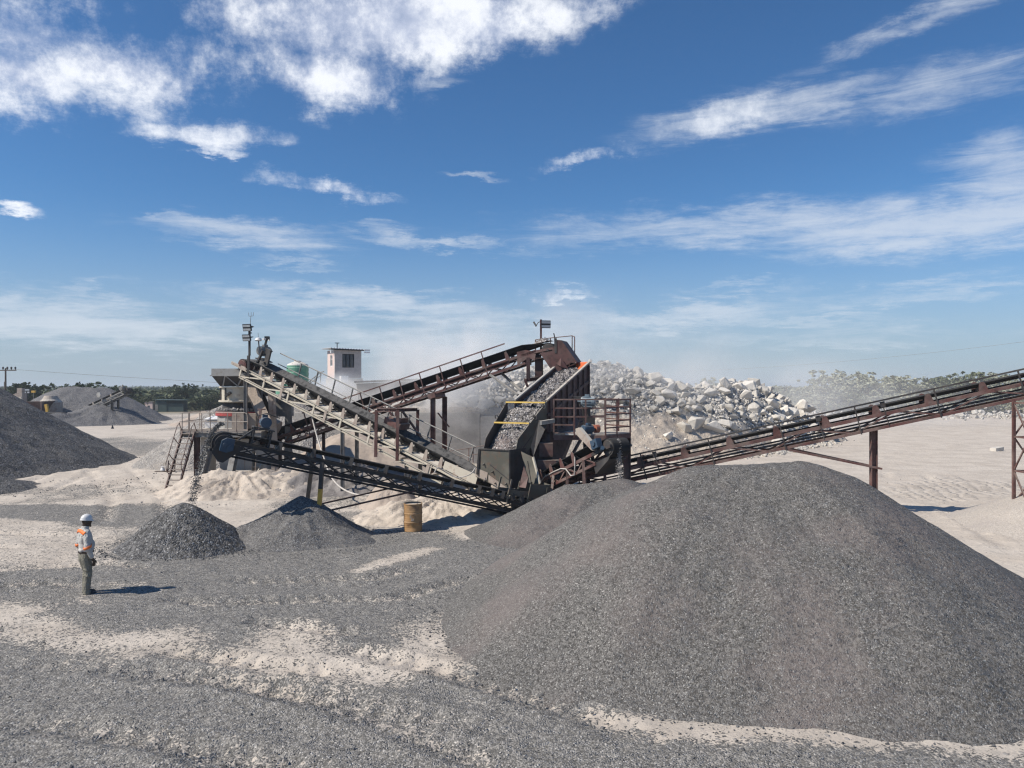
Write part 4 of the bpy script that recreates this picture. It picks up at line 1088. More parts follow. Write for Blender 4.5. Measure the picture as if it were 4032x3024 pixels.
# ---- upper red conveyor climbing to the screen
cC = Conv((-12.46, 37.5, 1.74), (.58, 33.6, 5.98), .95)
def conveyor_c():
    c = cC
    root = thing('belt_conveyor', 'red railed conveyor climbing from the crusher to the top of the screen, wide black belt', 'conveyor', (c.T.x, c.T.y, 0), 'belt conveyors of the crushing plant')
    dp = .36; SB = c.L - .1
    def bf(s): return 0 if s < SB else -(s - SB) * math.tan(R(7))
    conv_frame(c, root, M['red'], -.2, c.L + .5, dp, 1.1, .10, .07, .05, 'W', .3, c.L - .1)
    hp, tp = conv_belt(c, root, M['rubber'], .80, .46, .26, .31, .2, c.L + 1.02, (SB, 7))
    conv_idlers(c, root, M['red'], M['grey'], .80, .33, .22, [1.0 + k * 1.13 for k in range(12)], .15)
    rail(c, root, M['red'], .04, 2.9, c.L - .75, [3.0 + k * 1.04 for k in range(10)], .74, -dp, False, .026, True)
    for ln in (0, -.18):
        m = MB(); m.bar(c.q(3, .045, ln), c.q(c.L - .8, .045, ln), .03, .045, c.n); m.build('guard_strip', M['red'], root)
    for s in (9.55,):
        for t in (0, -c.w):
            a = c.q(s, t, -dp - .14); a = V((a.x + (.18 if t else 0), a.y, a.z))
            leg(root, a, V((a.x, a.y, 0)), .20, M['red'])
        m = MB(); m.box(c.q(s, -c.w / 2, -dp - .1), .36, c.w + .3, .2, c.ax); m.bar(c.q(s, -.05, -dp - .9), c.q(s, -c.w + .05, -dp - 1.6), .05); m.build('saddle', M['red'], root)
    braces(root, [(c.q(7.2, 0, -dp), V((c.q(9.55, 0, 0).x - .05, c.q(9.55, 0, 0).y, 1.35))), (c.q(7.4, -c.w, -dp), V((c.q(9.55, -c.w, 0).x + .1, c.q(9.55, -c.w, 0).y, 1.0)))], .11, M['red_dark'])
    braces(root, [(c.q(c.L - 1.8, 0, -dp), at(2040, 1556, 32.3)), (c.q(c.L - 1.55, -c.w, -dp), at(2052, 1540, 33.2))], .10, M['grey'])
    for s in (1.0, 3.2):
        for t in (-.05, -c.w + .05):
            a = c.q(s, t, -dp); leg(root, a, V((a.x, a.y, 0)), .12, M['red_dark'])
    # head: bearing arms, bent plates and the hood over the screen
    s, n = hp
    m = MB()
    for t in (.02, -c.w - .02):
        m.plate([c.q(s + .25, t, n - .04), c.q(s + .25, t, n + .05), c.q(s - 1.2, t, .12), c.q(s - 1.2, t, -.03)], .03)
        m.plate([c.q(s - 1.05, t, -.02), c.q(s - .70, t, -.40), c.q(s - .55, t, -.12)], .025)
        m.plate([c.q(s - 1.35, t, .22), c.q(s - .95, t, .18), c.q(s - .5, t, -.05), c.q(s - 1.5, t, -.35)], .02)
    m.build('head_plate', M['red'], root)
    m = MB()
    f = c.d.copy(); f.z = 0; f.normalize()
    C0 = c.q(s, 0, n)
    def h(a, t, z): return C0 + f * a + c.sd * t + Z * z
    y0, y1 = .06, -c.w - .06
    for t in (y0, y1):
        m.plate([h(-.35, t, -.12), h(.75, t, .02), h(1.02, t, -.55), h(.45, t, -.98), h(.28, t, -1.0)], .025)
    m.plate([h(.42, y0, .42), h(.42, y1, .42), h(.62, y1, .40), h(.62, y0, .40)], .02)
    m.plate([h(.62, y0, .40), h(.62, y1, .40), h(1.30, y1, -.55), h(1.30, y0, -.55)], .025)
    m.plate([h(.20, y0, -.04), h(.42, y0, .42), h(.62, y0, .40), h(1.30, y0, -.55), h(1.02, y0, -.56), h(.75, y0, .0)], .025)
    m.plate([h(1.30, y0, -.56), h(1.30, y1, -.56), h(.30, y1, -1.0), h(.30, y0, -1.0)], .025)
    m.build('discharge_hood', M['hood'], root)
    m = MB(); m.plate([h(.40, y0 + .03, -.6), h(.62, y0 + .10, -.36), h(.95, y0 + .03, -.84), h(.62, y0 + .16, -.72)], .02); m.build('hood_flap', M['red'], root)
    m = MB(); m.plate([h(.30, y0 + .02, .5), h(.42, y0 + .02, .5), h(.42, y0 + .02, -.15), h(.33, y0 + .02, -.15)], .03); m.bar(h(.28, y0, .72), h(.36, y0, .38), .09, .03); m.build('belt_scraper', M['dark'], root)
    # little top railing round the head
    m = MB(); pts = [h(-.95, y1 - .5, .55), h(-.25, y1 - .5, .62), h(.75, y1 - .5, .70), h(.95, y1 - .1, .62)]
    m.path(pts, .022)
    for p in pts: m.tube(p, p - Z * .75, .022)
    m.tube(h(-.95, y1 - .5, .55), h(-.95, y1 - .5, -.9), .03)
    m.build('handrail', M['red'], root)
    # supporting frame between the conveyor head and the screen
    m = MB()
    for (px, D, yb) in ((2080, 33.1, 1500), (2120, 33.8, 1505), (2131, 34.0, 1480)):
        m.bar(at(px, 1408, D), at(px, yb, D), .16 if px != 2120 else .30, .16)
    m.bar(at(2068, 1497, 33.0), at(2118, 1490, 33.6), .12, .14); m.bar(at(2068, 1497, 33.0), at(2078, 1524, 33.0), .1, .1)
    m.build('head_frame', M['red_dark'], root)
    load(c, c.L + .35, c.L + 1.25, .62, .40, .20, M['gravel_mixed'], 'clump of grey stone tipping over the top end of the red railed conveyor', 9, bf)
    load(c, 3, c.L + .3, .5, .28, .08, M['gravel_mixed'], 'thin layer of grey stone riding inside the wide black belt', 19, bf)
conveyor_c()

# ---- long red conveyor running off to the right
cD = Conv((1.0, 31.1, .45), (20.5, 25.0, 5.5), .9)
def conveyor_d():
    c = cD
    root = thing('belt_conveyor', 'long red conveyor rising past the right edge of the photo behind the huge gravel pile', 'conveyor', (c.T.x, c.T.y, 0), 'belt conveyors of the crushing plant')
    dp = .46
    conv_frame(c, root, M['red'], -.2, c.L, dp, 2.9, .11, .07, .05, 'W', .2, c.L - .1)
    conv_belt(c, root, M['rubber'], .72, .32, .12, .27, .1, c.L - .2, None, -.30)
    conv_idlers(c, root, M['red'], M['dark'], .72, .30, .12, [.9 + k * 1.72 for k in range(12)], .24)
    rail(c, root, M['dark'], .05, 1.6, c.L - .2, [1.8 + k * 2.62 for k in range(8)], .49, -dp - .08, False, .030, True)
    m = MB(); m.tube(c.q(1.2, -.12, -.17), c.q(c.L - .2, -.12, -.17), .03); m.build('cable_pipe', M['black'], root)
    # guards and small boxes on the frame
    for s in (4.95, 13.2, 11.0):
        m = MB(); m.box(c.q(s, .02, .34), .16, .04, .20, c.ax); m.bar(c.q(s, .02, .25), c.q(s + .03, .02, -dp), .05, .03, c.d); m.build('switch_box', M['dark'], root)
    a = c.q(12.75, -c.w / 2, -dp - .06); leg(root, a, V((a.x, a.y, 0)), .20, M['red'])
    a2 = a
    braces(root, [(c.q(9.6, 0, -dp - .02), V((a.x + .25, a.y - .12, 1.62)))], .09, M['red'])
    braces(root, [(c.q(9.6, -c.w, -dp - .02), V((a2.x, a2.y, 1.7)))], .08, M['red'])
    for s in (1.2, 3.3):
        for t in (0, -c.w):
            a = c.q(s, t, -dp); leg(root, a, V((a.x, a.y, 0)), .14, M['red'])
conveyor_d()

# ---- short conveyor out of the screen towards the camera
cE = Conv((1.0, 28.4, 1.06), (2.96, 25.2, 2.52), .78)
def conveyor_e():
    c = cE
    root = thing('belt_conveyor', 'short red conveyor under the screen platform with a blue gearbox, pouring fine gravel', 'conveyor', (c.T.x, c.T.y, 0), 'belt conveyors of the crushing plant')
    conv_frame(c, root, M['red'], -.3, c.L + .1, .34, .9, .10, .06, .05, 'W', .1, c.L - .5)
    hp, tp = conv_belt(c, root, M['rubber'], .70, .36, .15, .29, .1, c.L + .25, None, -.25)
    conv_idlers(c, root, M['red'], M['dark'], .70, .34, .15, [.25, .95, 1.65, 2.4], .18)
    s, n = hp
    m = MB()
    m.plate([c.q(s - .62, .10, .10), c.q(s - .46, .10, 0.02), c.q(s - .50, .10, .30), c.q(s - 1.00, .10, 1.02), c.q(s - 1.20, .10, 1.04), c.q(s - 1.24, .10, .86)], .13)
    m.build('drive_guard', M['tan'], root)
    motor(root, c.q(s - 1.02, .0, .96), -c.sd, .145, .42, M['blue'])
    m = MB(); m.tube(c.q(s - 1.02, -.50, .96), c.q(s - 1.02, -.66, .96), .14, 16); m.build('fan_cowl', M['fan'], root)
    m = MB(); m.box(c.q(s - .34, .12, .22), .34, .22, .30, c.ax); m.tube(c.q(s - .2, .05, n), c.q(s, .18, n), .07); m.tube(c.q(s - .34, .0, .24), c.q(s - .34, .27, .24), .09, 14)
    m.build('gearbox', M['blue'], root)
    m = MB()
    m.bar(c.q(s - .8, .03, -.02), c.q(s + .25, .03, n - .02), .07, .10, c.n); m.bar(c.q(s - .8, -c.w - .03, -.02), c.q(s + .25, -c.w - .03, n - .02), .07, .10, c.n)
    m.plate([c.q(s - .1, -.02, n - .36), c.q(s - .1, -c.w + .02, n - .36), c.q(s - .9, -c.w + .02, -.66), c.q(s - .9, -.02, -.66)], .02)
    m.plate([c.q(s + .05, -.02, n - .28), c.q(s - .9, -.02, -.3), c.q(s - .9, -.02, -.66), c.q(s - .1, -.02, n - .40)], .02)
    m.build('head_frame', M['dark'], root)
    m = MB(); m.path([c.q(-.1, .05, -.12), c.q(.5, .05, .06), c.q(1.1, .05, .07), c.q(1.6, .06, .05), c.q(1.9, .06, -.05), c.q(2.1, .06, -.35), c.q(2.3, .06, -.38), c.q(2.45, .06, -.1), c.q(2.55, .06, .2)], .022); m.build('hose', M['hose'], root)
    for (a, b) in ((c.q(1.9, -.02, -.05), (1.9, 26.9, .5)), (c.q(2.9, .0, -.03), (2.45, 25.8, .6)), (c.q(1.0, .02, -.05), (1.35, 27.0, .55)), (c.q(3.0, -c.w, -.05), (3.25, 26.0, .3)), (c.q(2.0, -c.w, -.05), (2.5, 27.2, .0))):
        leg(root, a, b, .09, M['red'], base=False, i=False)
conveyor_e()

def stream(label, p0, v0, zend, n, spread, size, mat, seed):
    rnd = np.random.default_rng(seed); P, Sz = [], []
    T = (v0[2] + math.sqrt(v0[2] ** 2 + 2 * 9.81 * (p0[2] - zend))) / 9.81
    for _ in range(n):
        t = T * rnd.random() ** .8
        e = rnd.normal(0, 1, 3) * spread * (.55 + .6 * t / T)
        k = 1 + rnd.normal(0, .05)
        P.append((p0[0] + v0[0] * t * k + e[0], p0[1] + v0[1] * t * k + e[1], p0[2] + v0[2] * t - 4.905 * t * t + e[2] * .8)); Sz.append(size * rnd.uniform(.5, 1.25))
    me = stones('gravel_stream', P, Sz, mat, seed, 5, 8)
    tag(link(me, 'gravel_stream', None), label, 'falling stone', kind='stuff')
p = cB.q(cB.L + .42, -.4, .46)
stream('dark stones falling from the head of the low conveyor onto the small cone', p, (cB.d.x * 1.25, cB.d.y * 1.25, .15), 1.2, 1700, .050, .028, M['chip'], 5)
p = cE.q(cE.L + .48, -.34, .16)
stream('thin grey stream of gravel falling from the short conveyor under the platform', p, (.10, -.35, -.2), 1.5, 1500, .045, .020, M['pebble'], 6)
p = cC.q(cC.L + 1.3, -.45, .2)
stream('stones dropping out of the hood onto the screen', (p.x + .25, p.y - .1, p.z - .3), (.3, -.1, -.5), 5.2, 300, .2, .04, M['pebble'], 7)

# ------------------------------------------------------------------ the screen
FL = V((-.484, -.875, 0)); CRS = V((-.875, .484, 0)); SW = 1.4          # flow, and across to its left side
TOPR, KNK, LOW = V((3.32, 33.0, 5.60)), V((1.33, 29.4, 4.02)), V((.21, 28.1, 2.67))
def screen():
    root = thing('vibrating_screen', 'dark red vibrating screen box sloping down to the left with ribbed steel side', 'screening machine', (2.2, 30.5, 0))
    ct = CRS * SW
    def side(o, name, mat, deep, lip):
        m = MB()
        m.plate([TOPR + o, KNK + o, KNK + o - Z * deep * .80, TOPR + o - Z * (deep * 1.55) - V((0, 0, .3))], .03)
        ob = m.build(name, mat, root)
        m = MB()
        m.bar(TOPR + o + Z * .03, KNK + o + Z * .03, .10, .06); m.build('rim', lip, root)
        return ob
    side(V((0, 0, 0)), 'side_plate', M['red_dark'], 1.45, M['tan'])
    side(ct, 'side_plate', M['red_dark'], 1.45, M['lgrey'])
    m = MB()
    for k in range(8):
        a = TOPR.lerp(KNK, .04 + k * .13); dz = 2.2 - .85 * (k / 8)
        m.bar(a - CRS * .05 - Z * .06, a - CRS * .05 - Z * dz, .09, .07, CRS)
    m.bar(TOPR.lerp(KNK, .02) - CRS * .04 - Z * .75, KNK - CRS * .04 - Z * .55, .06, .12)
    m.build('rib', M['red_dark'], root)
    m = MB()                                                           # end plate with the orange inner corner
    m.plate([TOPR, TOPR + ct, TOPR + ct - Z * 2.2, TOPR - Z * 2.5], .03); m.build('end_plate', M['red_dark'], root)
    m = MB(); m.plate([TOPR + Z * .04 - FL * .0, TOPR + CRS * .62 + Z * .02, TOPR + CRS * .48 + FL * .3 - Z * .36, TOPR + FL * .55 - Z * .30 + CRS * .03], .02); m.build('rubber_curtain', M['orange'], root)
    m = MB(); m.plate([TOPR + FL * .05 - Z * .5, TOPR + ct + FL * .05 - Z * .5, KNK + ct - Z * .5, KNK - Z * .5], .05); m.build('screen_deck', M['dark'], root)
    # lower discharge chute
    for o, o2, nm in ((V((0, 0, 0)), V((0, 0, 0)), M['olive']), (ct * 1.24, ct * .97, M['dark'])):
        m = MB()
        cut = FL * .18 - Z * .42
        m.plate([KNK + o, LOW + o2, LOW + o2 + cut, LOW + o2 - Z * .75 - FL * .25, KNK + o - Z * .95 - FL * .1], .03)
        m.build('chute_side', nm, root)
    m = MB(); m.plate([KNK - Z * .52, KNK + ct * 1.24 - Z * .52, LOW + ct * .97 - Z * .62, LOW - Z * .62], .04); m.build('chute_floor', M['dark'], root)
    for f in (.06, .62):
        a = KNK.lerp(LOW, f) + Z * .03
        m = MB(); m.bar(a, a + ct * (1.24 - .27 * f), .055, .055); m.build('cross_bar', M['ybar'], root)
    # lifting lugs
    for f in (.15, .45):
        for o, sg in ((ct, 1), (V((0, 0, 0)), -1)):
            a = KNK.lerp(LOW, f) + o * (1.24 - .27 * f) + CRS * .06 * sg
            m = MB(); m.lathe([(.05, 0), (.08, 0), (.08, .03), (.05, .03)], a - FL * .02, FL, 12, False); m.build('lug', M['dark'], root)
    # support frame and undersize funnel
    for (b, z1) in ((TOPR - FL * -.3, 3.2), (TOPR + ct + FL * .3, 3.2), (KNK - FL * .3, 2.85), (KNK + ct - FL * .3, 2.85)):
        leg(root, V((b.x, b.y, z1)), V((b.x, b.y, 0)), .26, M['red_dark'])
    m = MB()
    for o in (V((0, 0, 0)), ct):
        a, b = TOPR + o + FL * .1, KNK + o - FL * .1
        m.ibeam(V((a.x, a.y, 3.0)), V((b.x, b.y, 2.7)), .2, .3, .03); m.ibeam(V((a.x, a.y, 1.1)), V((b.x, b.y, 1.0)), .15, .2, .03)
        m.bar(V((a.x, a.y, 2.9)), V((b.x, b.y, .3)), .1); m.bar(V((a.x, a.y, .3)), V((b.x, b.y, 2.6)), .1)
    a, b = KNK - FL * .3, KNK + ct - FL * .3
    for z in (2.55, 1.15): m.ibeam(V((a.x, a.y, z)), V((b.x, b.y, z)), .15, .24, .03)
    m.build('base_frame', M['red_dark'], root)
    a, b = TOPR + FL * .6, KNK - FL * .2
    m = MB()
    top = [V((p.x, p.y, z)) for p, z in ((a, 3.5), (a + ct, 3.5), (b + ct, 2.9), (b, 2.9))]
    bo = [V((1.9, 29.6, 1.45)), V((1.35, 29.9, 1.45)), V((.95, 28.75, 1.3)), V((1.55, 28.5, 1.3))]
    m.hexa(bo, top); m.build('undersize_hopper', M['red_dark'], root)
    # right-hand chute with its sunlit edge painted pale, and a brown chute leaning beside it
    m = MB()
    m.plate([at(2052, 1778, 28.0), at(2098, 1800, 27.7), at(2128, 1905, 27.3), at(2085, 1905, 27.6)], .04); m.build('side_chute', M['olive'], root)  # dark olive stands in for the shade on this chute
    m = MB(); m.bar(at(2099, 1800, 27.66), at(2126, 1905, 27.25), .05, .10); m.build('lit_edge', M['cream'], root)
    m = MB(); m.plate([at(2160, 1660, 28.3), at(2122, 1655, 28.4), at(2090, 1760, 28.0), at(2100, 1800, 27.9), at(2115, 1760, 28.0)], .08); m.build('side_chute', M['dark'], root)  # shade of the brown chute put into its dark colour
    m = MB(); m.box(at(2155, 1661, 28.2), .5, .3, .14, (V((.95, .2, .15)).normalized(), V((-.2, .95, 0)).normalized(), Z)); m.build('counterweight', M['grey'], root)
    m = MB(); m.plate([at(2064, 1836, 27.3), at(2081, 1880, 27.2), at(2071, 1922, 27.1), at(2045, 1918, 27.3)], .05); m.build('gusset', M['red'], root)
    m = MB(); m.plate([at(2078, 1815, 27.25), at(2092, 1900, 27.15), at(2076, 1900, 27.2), at(2070, 1850, 27.3)], .05); m.build('gusset', M['olive'], root)
    m = MB(); m.box(at(2165, 1830, 28.6), .9, .3, .35); m.box(at(2150, 1770, 28.9), .5, .4, .5); m.tube(at(2165, 1850, 28.5), at(2185, 1905, 28.2), .06); m.build('exciter_mount', M['red'], root)
screen()
def screen_bed():
    """stone sliding down the screen and its chute"""
    ct = CRS * (SW - .06)
    def sheet(a, b, wa, wb, da, db, name, label, seed, shift=(0, 0)):
        rnd = np.random.default_rng(seed)
        N, K = 90, 34
        m = MB(); vs, fs = [], []
        nz = fbm(np.arange(N + 1)[:, None] * .35 + np.zeros(K)[None, :], np.zeros((N + 1, 1)) + np.arange(K)[None, :] * .35, seed, 4) * .28
        for i in range(N + 1):
            f = i / N; w = wa + (wb - wa) * f; c = a.lerp(b, f) + CRS * (SW / 2 + shift[0] + (shift[1] - shift[0]) * f)
            for k in range(K):
                u = k / (K - 1) * 2 - 1
                vs.append(c + CRS * (u * w / 2) + Z * (-(da + (db - da) * f) - .10 * u * u + nz[i, k] + rnd.uniform(-.02, .02)))
        for i in range(N):
            for k in range(K - 1): fs.append((i * K + k, i * K + k + 1, (i + 1) * K + k + 1, (i + 1) * K + k))
        m.add(vs, fs); o = m.alone(name, M['gravel_mixed'], label, 'crushed stone', kind='stuff')
        P, Sz = [], []
        for _ in range(420):
            f = rnd.random(); u = rnd.uniform(-.95, .95); w = wa + (wb - wa) * f
            q = a.lerp(b, f) + CRS * (SW / 2 + shift[0] + (shift[1] - shift[0]) * f + u * w / 2) + Z * (-(da + (db - da) * f) - .06)
            P.append(q[:]); Sz.append(rnd.uniform(.03, .085) * (2.2 if rnd.random() < .01 else 1))
        return P, Sz
    P1, S1 = sheet(TOPR + FL * .25, KNK, 1.36, 1.36, .20, .20, 'crushed_stone', 'sheet of mixed grey stone sliding down the dark red screen', 5)
    P2, S2 = sheet(KNK + FL * .02, LOW + FL * .1 - Z * .1, 1.60, 1.10, .24, .40, 'crushed_stone', 'darker stone sliding under the two yellow bars of the discharge chute', 6, (.15, -.10))
    tag(link(stones('loose_stone', P1 + P2, S1 + S2, M['pebble'], 15, 6, 9), 'loose_stone', None), 'single stones tumbling on top of the stone sheet on the screen', 'stones', kind='stuff')
screen_bed()

def feed_hopper():
    """steel box under the screen chute, square to the pale conveyor"""
    e = V((.843, -.538, 0)); dp = V((.538, .843, 0)) * 1.35
    a = V((-1.17, 28.3, 2.29)); b = a + e * 1.30
    root = thing('discharge_hopper', 'olive steel hopper box with slanted rusty lower edge under the end of the screen chute', 'hopper', (-.4, 28.4, 0))
    la, lb = V((a.x - .16, a.y + .1, 1.25)), V((b.x - .03, b.y, .78)); lc = V((b.x, b.y, .92))
    for o, nm in ((V((0, 0, 0)), 'front_plate'), (dp, 'back_plate')):
        m = MB(); m.plate([a + o, b + o, lc + o, lb + o, la + o], .03); m.build(nm, M['olive'], root)
    m = MB(); m.plate([b, b + dp, V((b.x, b.y, .9)) + dp, V((b.x, b.y, .9))], .03); m.build('side_plate', M['dark'], root)  # side of the olive box coloured dark to paint its shade
    m = MB(); m.plate([a, a + dp, la + dp, la], .03); m.build('side_plate', M['dark'], root)
    m = MB(); n = V((-.538, -.843, 0)) * .03
    m.plate([la + n + Z * .34, lb.lerp(la, .62) + n + Z * .36, lb.lerp(la, .66) + n + Z * .05, la + n + Z * .03], .015); m.plate([lb.lerp(la, .6) + n + Z * .3, lc + n * 1.2 - Z * .02 - e * .03, lb + n * 1.2, lb.lerp(la, .6) + n + Z * .04], .015)
    m.build('wear_liner', M['tan'], root)
    m = MB(); m.bar(a + n - e * .02, V((a.x - .1, a.y, 1.35)) + n, .07, .07); m.bar(b + n * .8, lc + n * .8, .05, .05); m.bar(a + n, b + n, .05, .04); m.bar(b - V((.02, 0, 0)), b + dp, .05, .04)
    m.bar(a.lerp(la, .52) + n + e * .55, b.lerp(lc, .78) + n, .03, .03)
    m.build('edge_angle', M['dark'], root)
    m = MB()
    for f, z in ((.15, 1.75), (.45, 1.5), (.55, 1.1), (.18, 1.15), (.9, 1.1)):
        q = a.lerp(b, f); q = V((q.x, q.y, z)) + n; m.tube(q, q + n * 2.5 - Z * .04, .03, 6)
    m.build('bolt', M['dark'], root)
feed_hopper()

def platform():
    root = thing('inspection_platform', 'red steel platform with barred railings hung on the near side of the screen', 'platform', (3.0, 29.5, 0))
    zd = 2.80
    A, B, C, D_, E = V((1.55, 28.55, zd)), V((3.45, 28.35, zd)), V((4.55, 29.6, zd)), V((3.75, 31.0, zd)), V((2.3, 30.6, zd))
    m = MB(); m.plate([A, B, C, D_, E], .05); m.build('deck', M['tan'], root)
    m = MB()
    for p, q in ((A, B), (B, C), (C, D_)): m.bar(p - Z * .11, q - Z * .11, .05, .18)
    for f in (.2, .5, .8): m.bar(A.lerp(B, f) - Z * .16, E.lerp(D_, f) - Z * .16, .08, .10)
    m.build('deck_frame', M['red'], root)
    m = MB(); m.bar(at(2226, 1710, 28.45), at(2262, 1710, 28.40), .05, .06); m.build('lit_strip', M['white_conc'], root)  # white bar paints the sunlit stretch of the deck edge
    posts = [A, at(2261, 1708, 28.4), at(2306, 1700, 28.3), B, C, D_, B.lerp(C, .45), C.lerp(D_, .45)]
    me = MB(); me.bar(V((0, 0, -.12)), V((0, 0, 1.32)), .055, .055); me = me.mesh('rail_post')
    for p in posts:
        o = link(me, 'rail_post', M['red'], root); o.location = V((p.x, p.y, zd)) - offs(root)
    for k, (p, q, lv) in enumerate(((A, posts[1], (.06, .36, .66, .98, 1.30)), (posts[1], B, (.66, .98, 1.30)), (B, C, (.25, .5, .75, 1.0, 1.28)), (C, D_, (.25, .5, .75, 1.0, 1.28)), (D_, E, (.6, 1.28)))):
        m = MB()
        p = V((p.x, p.y, zd)); q = V((q.x, q.y, zd))
        for z in lv: m.bar(p + Z * z, q + Z * z, .035, .05)
        m.build('railing', M['red'], root)
    g = V((4.45, 29.75, zd - .15)); leg(root, g, V((g.x, g.y, 0)), .24, M['red'])
    g = V((3.3, 28.7, zd - .15)); m = MB(); m.bar(g, V((2.0, 29.2, 1.2)), .09); m.build('brace', M['red_dark'], root); m = MB(); m.bar(V((3.9, 29.8, zd - .2)), V((2.6, 30.0, .9)), .09); m.build('brace', M['red_dark'], root)
    mo = thing('electric_motor', 'pale blue electric motor on a post standing on the screen platform', 'motor', (2.95, 29.1, zd))
    motor(mo, V((3.12, 29.0, 4.02)), (-1, .12, 0), .19, .52, M['lblue'])
    m = MB(); m.bar(V((2.9, 29.05, zd + .03)), V((2.9, 29.05, 3.8)), .12, .12); m.box((2.9, 29.05, 3.80), .55, .35, .04); m.box((2.95, 29.05, 3.3), .34, .3, .3); m.bar(V((2.75, 29.05, zd + .03)), V((2.65, 29.05, 3.9)), .05); m.build('stand', M['dark'], mo)
    m = MB(); m.plate([at(2258, 1562, 29.2), at(2300, 1560, 29.2), at(2306, 1572, 29.2), at(2262, 1570, 29.2)], .25); m.bar(at(2280, 1568, 29.2), at(2283, 1600, 29.1), .04); m.bar(at(2290, 1568, 29.2), at(2306, 1584, 29.1), .03); m.build('belt_guard', M['dark'], mo)
platform()

# ---- magnet frame astride the pale conveyor
def magnet():
    c = cA
    root = thing('magnet_frame', 'red square table frame astride the cream conveyor with a rusty magnet box hung inside', 'magnet frame', c.q(4.4, -.4, -.4))
    s0, s1, t0, t1, zt = 3.75, 4.95, .14, -c.w - .14, 0
    top = c.q(4.35, 0, 0).z + 1.35
    P = [c.q(s, t, 0) for s, t in ((s0, t0), (s1, t0), (s1, t1), (s0, t1))]
    for p, fl in zip(P, (-.45, -.75, -.45, -.3)):
        m = MB(); m.chan(V((p.x, p.y, top)), V((p.x - .03, p.y, p.z + fl)), .10, .10, .018, V((1, 0, 0))); m.build('frame_leg', M['red'], root)
    m = MB(); T = [V((p.x, p.y, top)) for p in P]
    for i in range(4): m.chan(T[i], T[(i + 1) % 4], .10, .11, .018)
    m.bar(T[0].lerp(T[1], .4), T[3].lerp(T[2], .4), .08, .08); m.bar(T[0].lerp(T[1], .65), T[3].lerp(T[2], .65), .08, .08)
    m.build('top_frame', M['red'], root)
    cc = c.q(4.35, -.45, 0); cc = V((cc.x, cc.y, top - .55))
    m = MB(); m.box(cc, .85, .62, .24, (c.d, c.sd, c.n)); m.box(cc + Z * .16, .5, .4, .10, (c.d, c.sd, c.n)); m.box(cc - c.d * .36 + Z * .2, .06, .5, .3, c.ax)
    m.build('magnet', M['red'], root)
    m = MB()
    for k in (-.25, .25): m.bar(cc + c.d * k + Z * .1, V((cc.x, cc.y, top)) + c.d * k, .03)
    m.build('hanger_rod', M['dark'], root)
magnet()

# ---- lattice tower at the right edge
def lattice(root, base, w, z0, z1, panels, mat, th=.09):
    cs = [V((base[0] + dx * w / 2, base[1] + dy * w / 2, 0)) for dx, dy in ((-1, -1), (1, -1), (1, 1), (-1, 1))]
    for p in cs:
        m = MB(); m.bar(V((p.x, p.y, z0)), V((p.x, p.y, z1)), th, th); m.build('tower_leg', mat, root)
    m = MB(); h = (z1 - z0 - .2) / panels
    for i in range(4):
        a, b = cs[i], cs[(i + 1) % 4]
        for k in range(panels + 1):
            z = z0 + .15 + k * h
            m.bar(V((a.x, a.y, z)), V((b.x, b.y, z)), th * .6)
            if k < panels:
                m.bar(V((a.x, a.y, z)), V((b.x, b.y, z + h)), th * .5) if k % 2 else m.bar(V((b.x, b.y, z)), V((a.x, a.y, z + h)), th * .5)
    m.build('tower_bracing', mat, root)
t = thing('lattice_tower', 'red lattice tower standing on the pale stone dust at the right edge', 'tower', (17.35, 25.6, .75))
lattice(t, (17.35, 25.6), .78, .45, 4.08, 3, M['red'])

# ------------------------------------------------------------------ floodlight masts
def flood(root, c, face, w, h, mat_frame, tilt=0.0):
    """two-bar flood lamp: housing and its glass strips; face = direction it shines"""
    f = V(face).normalized(); s = f.cross(Z).normalized(); u = s.cross(f)
    m = MB(); m.box(V(c), w, .07, h, (s, f, u))
    for k in range(6): m.box(V(c) - f * .05 + s * (w * (k / 5 - .5) * .85), .02, .05, h * .8, (s, f, u))
    m.bar(V(c) - s * (w * .52), V(c) - s * (w * .52) - f * .2, .03); m.bar(V(c) + s * (w * .52), V(c) + s * (w * .52) - f * .2, .03); m.bar(V(c) - s * (w * .52) - f * .2, V(c) + s * (w * .52) - f * .2, .03)
    o = m.build('flood_lamp', mat_frame, root)
    for k in (.26, -.26):
        g = MB(); g.box(V(c) + f * .04 + u * (h * k), w * .9, .012, h * .30, (s, f, u)); g.build('lamp_glass', M['lamp'], o)
def mast_left():
    b = at(979, 1480, 35.4)
    root = thing('floodlight_mast', 'black pole with two flood lamps and a forked antenna above the crusher', 'floodlight mast', b)
    x, y = b.x, b.y
    m = MB(); m.bar(b, V((x, y, at(979, 1400, 35.4).z)), .11, .11, V((1, 0, 0))); m.bar(V((x + .04, y, at(979, 1400, 35.4).z)), V((x + .04, y, at(979, 1283, 35.4).z)), .085, .085, V((1, 0, 0)))
    m.bar(at(983, 1286, 35.4), at(994, 1286, 35.4), .07); m.bar(at(983, 1311, 35.4), at(991, 1311, 35.4), .05)
    m.build('pole', M['dark'], root)
    flood(root, at(973, 1290, 35.25), (-.25, -.9, -.25), .42, .32, M['black'])
    flood(root, at(971, 1330, 35.25), (-.25, -.9, -.25), .40, .30, M['black'])
    m = MB(); q = at(988, 1245, 35.4)
    m.tube(at(985, 1282, 35.4), q, .012, 6); m.tube(at(980, 1245, 35.4), at(997, 1244, 35.4), .010, 6)
    m.tube(at(980, 1245, 35.4), at(979, 1231, 35.4), .009, 6); m.tube(at(997, 1244, 35.4), at(998, 1230, 35.4), .009, 6); m.tube(at(989, 1245, 35.4), at(989, 1229, 35.4), .009, 6)
    m.build('antenna', M['grey'], root)
mast_left()
